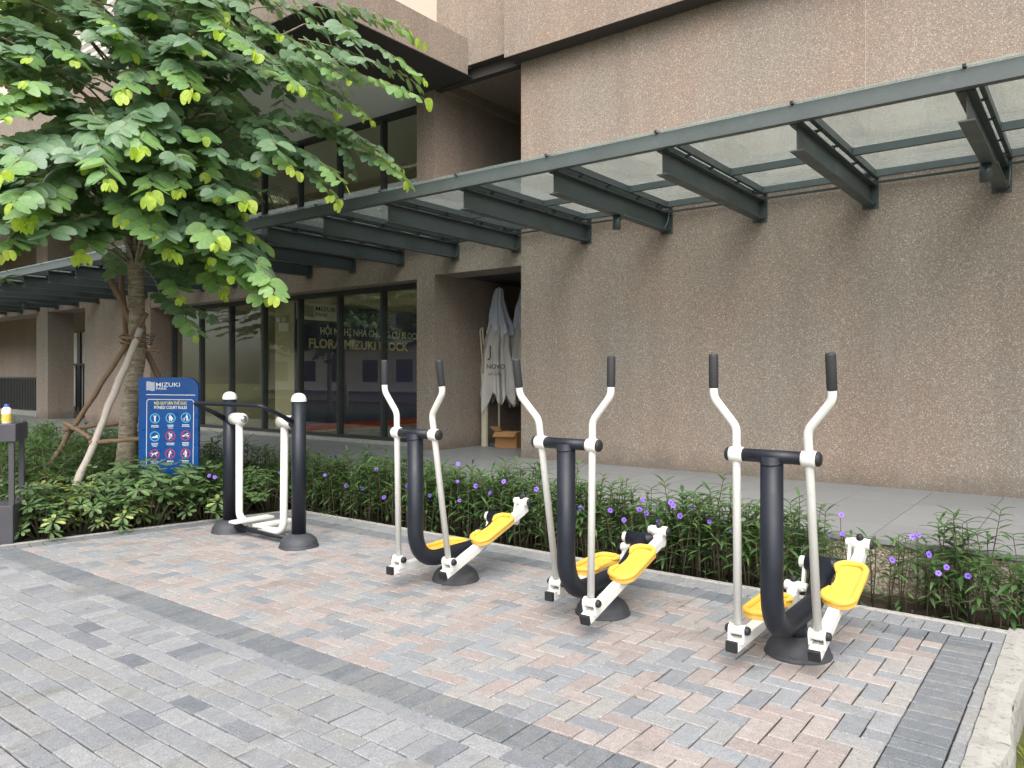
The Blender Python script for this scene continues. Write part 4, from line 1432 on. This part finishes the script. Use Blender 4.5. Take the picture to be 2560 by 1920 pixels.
for (tp, td, sp2, sd2, sz) in guided:
    a, b = img(sp2[0], sp2[1], sd2), img(tp[0], tp[1], td)
    spray(a, b, arch=.14, size=sz, young=lr.choice((1, 2, 2, 3)), seed=sc_)
    LIMBS.append(a)
    # side twigs
    for q in range(2):
        t_ = lr.uniform(.15, .6)
        c_ = a.lerp(b, t_) + Vector((0, 0, .1 * (b - a).length))
        e_ = c_ + (b - a) * lr.uniform(.3, .5) + Vector((lr.gauss(0, .25), lr.gauss(0, .25), lr.uniform(-.25, .1)))
        pe = project(e_)
        if pe[0] < 1060 and (pe[0] < 700 or pe[1] < 520):
            sc_ += 1
            spray(c_, e_, arch=.1, size=sz * .95, young=lr.choice((0, 0, 1)), seed=sc_)
    sc_ += 1
# inner crown fill
def inside(px, py):
    if py > 690:
        return False
    if py > 600 and not (180 < px < 620):
        return False
    lim = 720 if py < 60 else 900 if py < 170 else 840 if py < 300 else 760 if py < 420 else 640
    return px < lim
made, tries = 0, 0
while made < 215 and tries < 6000:
    tries += 1
    a_ = lr.uniform(0, 2 * pi)
    R_ = 3.3 * sqrt(lr.random())
    zc = lr.uniform(2.9, 6.9)
    R_ *= sqrt(max(.12, 1 - ((zc - 4.7) / 2.6) ** 2))
    ax = AX(zc)
    tip = ax + Vector((cos(a_) * R_, sin(a_) * R_, 0))
    tip.z = zc - .12 * R_ ** 1.3
    pe = project(tip)
    if pe[2] < 6.3 or not inside(pe[0], pe[1]) or tip.y > 5.75 and tip.z < 3.9:
        continue
    if 90 < pe[0] < 300 and 90 < pe[1] < 240 and pe[2] > 7 and lr.random() < .55:
        continue
    hub = AX(min(6.6, max(3.0, zc + .1 - R_ * .12)))
    st = hub.lerp(tip, lr.uniform(.3, .55))
    st.z += .12
    spray(st, tip, arch=.1, size=lr.uniform(.125, .16), young=lr.choice((0, 0, 0, 0, 0, 1)), seed=1000 + tries)
    if made % 3 == 0:
        LIMBS.append(st)
    made += 1
# limbs from the trunk to the spray starts
def limb_part():
    k = 0
    for s in LIMBS:
        hz = max(2.75, min(5.8, s.z - .55 * sqrt((s.x - T0.x) ** 2 + (s.y - T0.y) ** 2) * .6 - .15))
        a = AX(hz)
        m_ = a.lerp(s, .5) + Vector((lr.gauss(0, .06), lr.gauss(0, .06), .10))
        pts = [a, a.lerp(m_, .55) + Vector((0, 0, .03)), m_, m_.lerp(s, .6) + Vector((0, 0, .03)), s]
        L = (s - a).length
        r0 = .012 + .008 * L
        mb = MB()
        mb.tube([p - T0 for p in pts], [r0, r0 * .8, r0 * .62, r0 * .45, .006], 7)
        mb.build('branch', 'bark', tr)
        k += 1
limb_part()
tag(TWIGS.build('twigs', 'twig', tr), kind='stuff')
# the leaves that show largest are single objects, the rest one mass
def lsize(e):
    p = e[0].translation
    u, v, d = project(p)
    if u < -30 or u > 2600 or v < -30 or v > 1900:
        return 0
    return e[0].to_scale().x / d
LEAVES.sort(key=lsize, reverse=True)
def lmesh(vf, mat):
    mb = MB()
    mb.add(vf[0], vf[1], 0, True)
    return mb.mesh('leaf', mat)
leaf_me = {(k, y): lmesh(LEAF[k], ('leaf_o', 'leaf_mid_o', 'leaf_young_o')[y]) for k in range(4) for y in (0, 1, 2)}
leaf_fo = lmesh(LEAF_FOLDED, 'leaf_young_o')
rest, restm, resty = MB(), MB(), MB()
for i, (mt, yg, fo, k) in enumerate(LEAVES):
    if i < 300:
        o = link('leaf', leaf_fo if fo else leaf_me[(k, yg)], tr)
        o.matrix_local = Matrix.Translation(-T0) @ mt
    else:
        vf = LEAF_FOLDED if fo else LEAF[k]
        (rest, restm, resty)[yg].add([mt @ v - T0 for v in vf[0]], vf[1], 0, True)
fol = tag(rest.build('foliage', 'leaf', tr), kind='stuff')
tag(resty.build('young_foliage', 'leaf_young', tr), kind='stuff')
tag(restm.build('fresh_foliage', 'leaf_mid', tr), kind='stuff')

# stakes lashed round the trunk
stk = thing('tree_stakes', (TREE[0], TREE[1], -.06), 'rough wooden prop poles lashed around the trunk of the young tree', 'tree support')
O_ = Vector((TREE[0], TREE[1], -.06))
def pole(name, p0, p1, r0, r1, mat, seed):
    r_ = random.Random(seed)
    n = 14
    path, rr = [], []
    for k in range(n + 1):
        t_ = k / n
        path.append(p0.lerp(p1, t_) + Vector((r_.gauss(0, .005), r_.gauss(0, .005), r_.gauss(0, .003))) - O_)
        rr.append((r0 + (r1 - r0) * t_) * r_.uniform(.92, 1.1))
    return MB().tube(path, rr, 10).build(name, mat, stk)
def far(px, py, d): return img(px, py, d)
pole('pole', far(66, 1252, TD + .15), far(366, 784, TD - .1), .034, .027, 'stake_dark', 1)
pole('pole', far(160, 1290, TD - .75), far(352, 820, TD - .18), .041, .036, 'stake_pale', 2)
pole('pole', far(540, 1236, TD + .75), far(277, 700, TD - .18), .034, .034, 'stake_dark', 3)
pole('pole', far(345, 1190, TD + .9), far(303, 688, TD + .02), .03, .032, 'stake_dark', 4)
pole('crossbar', far(160, 1074, TD - .06), far(345, 1052, TD + .32), .027, .024, 'stake_dark', 5)
pole('crossbar', far(163, 1057, TD - .1), far(228, 1096, TD - .52), .027, .024, 'stake_dark', 6)
pole('crossbar', far(222, 1107, TD - .56), far(372, 1095, TD - .3), .026, .024, 'stake_dark', 7)
pole('tie_bar', far(297, 843, TD - .22), far(357, 846, TD - .24), .022, .018, 'stake_dark', 8)
pole('tie_bar', far(366, 874, TD - .1), far(403, 878, TD - .05), .02, .018, 'stake_dark', 9)
for (px, py) in ((343, 848), (340, 858), (347, 838)):
    c_ = img(px, py, TD)
    MB().tube([c_ + Vector((.17 * cos(a * .314), .17 * sin(a * .314), .012 * sin(a))) - O_ for a in range(21)], .007, 6).build('rope', 'stake_dark', stk)

# ================================================================== HEDGE PLANTS
def lance(mb, base, d, length, width, r_, mi=0, sag=.35):
    d = d.normalized()
    up = Vector((0, 0, 1))
    sd_ = d.cross(up)
    sd_ = sd_.normalized() if sd_.length > .1 else Vector((1, 0, 0))
    nrm = sd_.cross(d)
    pts = []
    prof = ((0, .12), (.25, .85), (.5, 1.0), (.78, .6), (1, 0))
    vs, fs = [], []
    for t, wv in prof:
        c = base + d * (length * t) + Vector((0, 0, -sag * length * t * t))
        if wv > 0:
            vs += [c - sd_ * width * wv * .5 + nrm * width * .12, c, c + sd_ * width * wv * .5 + nrm * width * .12]
        else:
            vs.append(c)
    for i in range(3):
        b = i * 3
        fs += [(b, b + 1, b + 4, b + 3), (b + 1, b + 2, b + 5, b + 4)]
    fs += [(9, 10, 12), (10, 11, 12)]
    mb.add(vs, fs, mi, True)
def ruellia_mesh(seed, stems=8, spread=.13, hmin=.42, hmax=.72, dense=1.0):
    r_ = random.Random(seed)
    mb, ms = MB(), MB()
    tops = []
    for s in range(stems):
        a = r_.uniform(0, 6.28)
        R = spread * sqrt(r_.random())
        h_ = r_.uniform(hmin, hmax)
        b0 = Vector((R * cos(a), R * sin(a), 0))
        b1 = b0 + Vector((r_.gauss(0, .05), r_.gauss(0, .05), h_))
        ms.tube([b0, b0.lerp(b1, .5) + Vector((r_.gauss(0, .012), r_.gauss(0, .012), 0)), b1], [.005, .0042, .0025], 5)
        tops.append(b1)
        n = int((7 + r_.randrange(3)) * dense)
        for k in range(n):
            t = 1 - .6 * (k / n) ** 1.15 if r_.random() > .12 else r_.uniform(.12, .5)
            p = b0.lerp(b1, t)
            ang = k * 1.57 + r_.gauss(0, .3) + s
            for q in (0, pi):
                if k > n * .6 and r_.random() < .3:
                    continue
                d = Vector((cos(ang + q), sin(ang + q), r_.uniform(.15, .9) if t > .85 else r_.uniform(-.2, .55)))
                lance(mb, p, d, r_.uniform(.11, .175) * (.75 + .25 * t), r_.uniform(.021, .033), r_, 0, r_.uniform(.1, .5))
    return mb.mesh('foliage', 'ruellia'), ms.mesh('stems', 'shrubstem'), tops
def flower_mesh():
    mb = MB()
    for k in range(5):
        a = 2 * pi * k / 5
        u, v = Vector((cos(a), sin(a), 0)), Vector((-sin(a), cos(a), 0))
        P_ = [Vector((0, 0, 0)) + u * .005, u * .014 + v * .011 + Vector((0, 0, .006)), u * .026 + v * .0145 + Vector((0, 0, .004)), u * .031 + Vector((0, 0, .001)), u * .026 - v * .0145 + Vector((0, 0, .004)), u * .014 - v * .011 + Vector((0, 0, .006))]
        mb.add(P_, [(0, 1, 2, 3, 4, 5)], 0, True)
    mb.lathe([(.006, -.03), (.007, -.008), (.012, .0035)], seg=8, mi=0, close=False)
    mb.lathe([(.0095, .0045), (.003, .0025)], seg=8, mi=1)
    return mb.mesh('flower', ['flower', 'flower_eye'])
FLOWER = flower_mesh()
RV = [ruellia_mesh(40 + k) for k in range(7)]
RS = [ruellia_mesh(80 + k, 4, .12, .4, .66, .9) for k in range(4)]
RL = [ruellia_mesh(120 + k, 7, .16, .28, .45, 1.1) for k in range(3)]
pr = random.Random(21)
plants = []
def ruellia(x, y, var, label, group, z=-.08, s=1.0):
    t = thing('ruellia_plant', (x, y, z), label, 'plant', group, pr.uniform(0, 6.28))
    t.scale = (s, s, s)
    link('foliage', var[0], t)
    link('stems', var[1], t)
    plants.append(t)
    return t
def ordinal(n):
    return '%d%s' % (n, 'th' if 10 < n % 100 < 14 else {1: 'st', 2: 'nd', 3: 'rd'}.get(n % 10, 'th'))
def add_mass(mb, me, loc, rz, sc, mi):
    Mx = Matrix.Translation(loc) @ Matrix.Rotation(rz, 4, 'Z') @ Matrix.Scale(sc, 4)
    mb.add([Mx @ v.co for v in me.vertices], [tuple(p.vertices) for p in me.polygons], mi, True)
BACK = MB()
def mass(x, y, var, s=1.0, z=-.08, target=None):
    rz = pr.uniform(0, 6.28)
    add_mass(target or BACK, var[0], (x, y, z), rz, s, 0)
    add_mass(target or BACK, var[1], (x, y, z), rz, s, 1)
x, k = -6.95, 1
while x < -1.75:
    ruellia(x + pr.uniform(-.05, .05), 5.47 + pr.uniform(-.03, .04), pr.choice(RV), 'ruellia clump in the front row of the long hedge, %s from the blue sign corner' % ordinal(k), 'front row of the ruellia hedge', s=pr.uniform(.78, 1.1))
    for row, y in enumerate((5.62, 5.77, 5.92)):
        if row < 2 or x < -4:
            mass(x + pr.uniform(-.08, .08) + row * .09, y + pr.uniform(-.05, .05), pr.choice(RV), pr.uniform(.9, 1.1))
    x += .235
    k += 1
for k, (x, y) in enumerate(((-1.66, 5.52), (-1.5, 5.72), (-1.36, 5.48), (-1.2, 5.66), (-1.05, 5.5), (-.92, 5.74))):
    ruellia(x, y, RS[k % 4], 'thin ruellia in the sparse gap before the pebbled plinth, %s from its left' % ordinal(k + 1), 'thin ruellia stems in the gap', s=pr.uniform(.85, 1.0))
x, k = -.80, 1
while x < 1.2:
    ruellia(x + pr.uniform(-.06, .06), 5.52 + pr.uniform(-.04, .04), pr.choice(RL), 'low bushy ruellia at the right end of the hedge, %s after the gap' % ordinal(k), 'low ruellia plants at the right end', s=pr.uniform(.9, 1.1))
    mass(x + pr.uniform(-.06, .06), 5.76, pr.choice(RV if x < -.2 else RL), pr.uniform(.85, 1.0))
    x += .24
    k += 1
tag(BACK.build('hedge_backing', ['ruellia', 'shrubstem']), 'dense narrow-leaved greenery filling the hedge behind its front row', 'hedge', kind='stuff')
# purple flowers, each a part of the nearest plant
fpx = [(700, 1180), (760, 1195), (812, 1188), (905, 1222), (1100, 1205), (1190, 1215), (1225, 1232), (1305, 1240), (1375, 1258), (1405, 1235), (1480, 1246), (1560, 1300), (1700, 1290), (1730, 1270), (2230, 1400), (2420, 1440), (1830, 1330), (941, 1174), (1016, 1214), (866, 1214), (960, 1243), (1074, 1239), (1149, 1251), (1143, 1204), (1259, 1204), (1145, 1160), (537, 1193), (523, 1189),
       (1341, 1223), (1450, 1270), (1525, 1276), (1599, 1274), (1616, 1283), (1606, 1250), (1677, 1256), (1683, 1264), (1647, 1303), (1774, 1304),
       (2103, 1287), (2075, 1335), (2106, 1335), (2281, 1342), (2296, 1338), (2322, 1386), (2366, 1418), (2346, 1433), (1440, 1270)]
for k, (px, py) in enumerate(fpx):
    p = on_y(px, py, 5.44 if px > 600 else 5.35)
    if px < 600:
        p = at_depth(px, py, 7.9)
    t = min(plants, key=lambda q: (q.location.x - p.x) ** 2 + (q.location.y - p.y) ** 2)
    Mi = (Matrix.Translation(t.location) @ Matrix.Rotation(t.rotation_euler.z, 4, 'Z') @ Matrix.Scale(t.scale.x, 4)).inverted()
    o = link('flower', FLOWER, t)
    fs_ = pr.uniform(.6, .82)
    nrm = Vector((-FW[0] + pr.gauss(0, .3), -FW[1] + pr.gauss(0, .3), pr.uniform(.2, .8)))
    o.matrix_local = Mi @ Matrix.Translation(p) @ nrm.to_track_quat('Z', 'Y').to_matrix().to_4x4() @ Matrix.Scale(fs_, 4)
    b = Vector((t.location.x + pr.uniform(-.05, .05), t.location.y, -.05))
    MB().tube([Mi @ b, Mi @ (b.lerp(p, .7) + Vector((0, 0, .05))), Mi @ (p - nrm.normalized() * .03)], [.004, .003, .002], 5).build('flower_stalk', 'shrubstem', t)

def schef_mesh(seed, variegated=.25, n=22, R=.26, H=.5):
    r_ = random.Random(seed)
    mb, my, ms = MB(), MB(), MB()
    for k in range(n):
        a = r_.uniform(0, 6.28)
        rr = R * sqrt(r_.random())
        z = H * (1 - .55 * (rr / R) ** 2) * r_.uniform(.55, 1.05)
        c = Vector((rr * cos(a), rr * sin(a), z))
        ms.tube([Vector((rr * .25 * cos(a), rr * .25 * sin(a), 0)), Vector((rr * .6 * cos(a), rr * .6 * sin(a), z * .6)), c], [.006, .005, .003], 5)
        tgt = my if r_.random() < variegated else mb
        ax = Vector((cos(a) * rr * 1.6 + r_.gauss(0, .25), sin(a) * rr * 1.6 + r_.gauss(0, .25), 1)).normalized()
        u = ax.orthogonal().normalized()
        v = ax.cross(u)
        m_ = r_.choice((6, 7, 8))
        L = r_.uniform(.07, .11)
        for q in range(m_):
            an = 2 * pi * q / m_ + r_.gauss(0, .1)
            d = (u * cos(an) + v * sin(an) + ax * r_.uniform(-.15, .35)).normalized()
            sd_ = ax.cross(d).normalized()
            l = L * r_.uniform(.85, 1.1)
            wd = l * .40
            c0 = c + d * .012
            P_ = [c0, c0 + d * l * .45 + sd_ * wd * .42, c0 + d * l * .8 + sd_ * wd * .5 - ax * .006, c0 + d * l - ax * .012, c0 + d * l * .8 - sd_ * wd * .5 - ax * .006, c0 + d * l * .45 - sd_ * wd * .42]
            (tgt if r_.random() < .6 else mb).add(P_, [(0, 1, 2, 3), (0, 3, 4, 5)], 0, False)
    o = [mb.mesh('foliage', 'schef'), my.mesh('variegated_foliage', 'schef_y') if my.f else None, ms.mesh('stems', 'shrubstem')]
    return o
SV = [schef_mesh(200 + k, v_, 26) for k, v_ in enumerate((.0, .06, .14, .3, .5))]
def schef(x, y, var, label, group, s=1.0):
    t = thing('schefflera_shrub', (x, y, -.07), label, 'shrub', group, pr.uniform(0, 6.28))
    t.scale = (s, s, s)
    link('foliage', var[0], t)
    if var[1]:
        link('variegated_foliage', var[1], t)
    link('stems', var[2], t)
    return t
LEFT = MB()
n_f = 1
for ri, off in enumerate((.16, .42, .70, 1.0, 1.32)):
    k = .10
    while k < 2.55:
        p = EA + ed * k - en * (off + .09) + Vector((pr.uniform(-.05, .05), pr.uniform(-.05, .05)))
        u = project((p.x, p.y, .3))
        if (p - Vector((bo.location.x, bo.location.y))).length > .38 and (p - Vector((sp_.x, sp_.y))).length > .2:
            var = pr.choice(SV[2:]) if pr.random() < (.6 if 200 < u[0] < 330 else .25) else pr.choice(SV[:2])
            sc2 = pr.uniform(.95, 1.2) * (1.2 if 320 < u[0] < 560 else 1.0)
            if ri == 0:
                schef(p.x, p.y, var, 'umbrella-leaved shrub along the front edge of the left bed, %s from the bollard' % ordinal(n_f), 'front shrubs of the left bed', sc2)
                n_f += 1
            else:
                rz = pr.uniform(0, 6.28)
                add_mass(LEFT, var[0], (p.x, p.y, -.07), rz, sc2, 0)
                add_mass(LEFT, var[2], (p.x, p.y, -.07), rz, sc2, 1)
                if var[1]:
                    add_mass(LEFT, var[1], (p.x, p.y, -.07), rz, sc2, 2)
        k += .30
tag(LEFT.build('shrub_bed', ['schef', 'shrubstem', 'schef_y']), 'mixed umbrella-leaved shrubs filling the left bed around the stakes', 'shrubs', kind='stuff')
FAR = MB()
for gx in range(30):
    for gy in range(8):
        x, y = -8.6 - gx * .36 + pr.uniform(-.1, .1), 3.2 + gy * .36 + pr.uniform(-.08, .08)
        dpt = en.dot(Vector((x, y))) - ec
        u = project((x, y, .5))
        if dpt > -1.5 or u[0] < -160 or (Vector((x, y)) - Vector((TREE[0], TREE[1]))).length < .3:
            continue
        mass(x, y, pr.choice(RV), pr.uniform(1.0, 1.2), -.07, FAR)
for k in range(6):
    p = EB - en * (.15 + .26 * k) + ed * (.1 + pr.uniform(-.03, .05))
    for j in range(3):
        mass(p.x - .02 * j, p.y + .1 + .22 * j, pr.choice(RV), pr.uniform(.85, 1.0), -.07, FAR)
tag(FAR.build('far_shrubs', ['ruellia', 'shrubstem']), 'dark fine-leaved planting behind the tree up to the walkway', 'shrubs', kind='stuff')

LIT = MB()
for k in range(230):
    if k < 170:
        x, y, z = pr.uniform(-7, .9), pr.uniform(5.36, 5.6), -.05
    else:
        x, y, z = pr.uniform(-7.2, -.5), (pr.uniform(4.6, 5.25) if k % 3 else pr.uniform(2.2, 5.0)), .004
        if en.dot(Vector((x, y))) < ec + .05:
            continue
    a, l = pr.uniform(0, 6.28), pr.uniform(.012, .05) * (1 if k < 170 else .55)
    u, v = Vector((cos(a), sin(a), pr.uniform(-.1, .3) if k < 170 else .02)), Vector((-sin(a), cos(a), 0))
    c = Vector((x, y, z))
    LIT.add([c - u * l, c + v * l * .3 + Vector((0, 0, .003)), c + u * l, c - v * l * .3 + Vector((0, 0, .002))], [(0, 1, 2, 3)])
tag(LIT.build('leaf_litter', 'dead_leaf'), 'small dry fallen leaves along the hedge foot and paving', 'leaf litter', kind='stuff')

# frangipani reaching in from the left
fp0 = img(-130, 1240, 9.5)
fg = thing('frangipani_tree', (fp0.x, fp0.y, -.07), 'bare-twigged frangipani with a few long leaves at the left edge', 'tree')
F0 = Vector((fp0.x, fp0.y, -.07))
def fpart(mb):
    A = img(-120, 900, 9.4); B_ = img(-70, 640, 9.2); C_ = img(40, 520, 9.0); D_ = img(10, 700, 8.6); E_ = img(28, 560, 9.0)
    for pts, r in (([F0, A, B_], (.07, .055, .04)), ([B_, img(-10, 590, 9.1), C_], (.03, .022, .014)), ([img(-10, 590, 9.1), E_], (.02, .012)), ([A, img(-60, 760, 9.0), D_], (.04, .03, .016)), ([B_, img(-60, 500, 9.2), img(10, 430, 9)], (.03, .022, .014))):
        mb.tube([p - F0 for p in pts], list(r), 8)
part('trunk', 'bark', fg, fpart)
def fleaves(mb):
    r_ = random.Random(4)
    for c in (img(10, 700, 8.6), img(-20, 660, 8.8), img(-30, 620, 8.8)):
        for k in range(13):
            a = k * 2.4
            d = Vector((cos(a), sin(a), r_.uniform(-.4, .7)))
            lance(mb, c - F0, d, r_.uniform(.14, .22), .055, r_, 0, .2)
part('foliage', 'ruellia', fg, fleaves)

# ================================================================== ACROSS THE COURTYARD (seen mirrored in the glass)
ab = thing('apartment_block', (-26, -17, 0), 'pale apartment block across the courtyard, mirrored in the shop windows', 'building')
boxpart('wall', 'cream', ab, -26, 20, -4, 0, -.26, 13)
for fl in range(4):
    for c in range(13):
        x, z = -24 + c * 3.3, 1.1 + fl * 3.1
        wn_ = boxpart('window', 'frame', ab, x, x + 1.5, -.05, .03, z, z + 1.5)
        boxpart('pane', 'glass_window', wn_, x + .06, x + 1.44, .031, .04, z + .06, z + 1.44)
    boxpart('ledge', 'print_white', ab, -26, 20, .001, .6, .45 + fl * 3.1, .60 + fl * 3.1)
tw, lf_, yf = None, fol.data, None
for k, (x, y, rz, s) in enumerate(((-21.5, 0.2, 1.0, .95), (-27, -3.5, 3.1, 1.1), (-24.5, -8, 4.4, 1.05), (-34, -5, 5.2, 1.15))):
    t = thing('courtyard_tree', (x, y, -.1), ['spreading tree across the courtyard opposite the shop windows', 'tall tree before the pale block, farther left', 'tree before the pale block, opposite the long wall', 'farthest left tree before the pale block'][k], 'tree', 'trees across the courtyard', rz)
    t.scale = (s, s, s)
    link('crown', lf_, t)
    link('trunk', bpy.data.objects['trunk'].data, t)
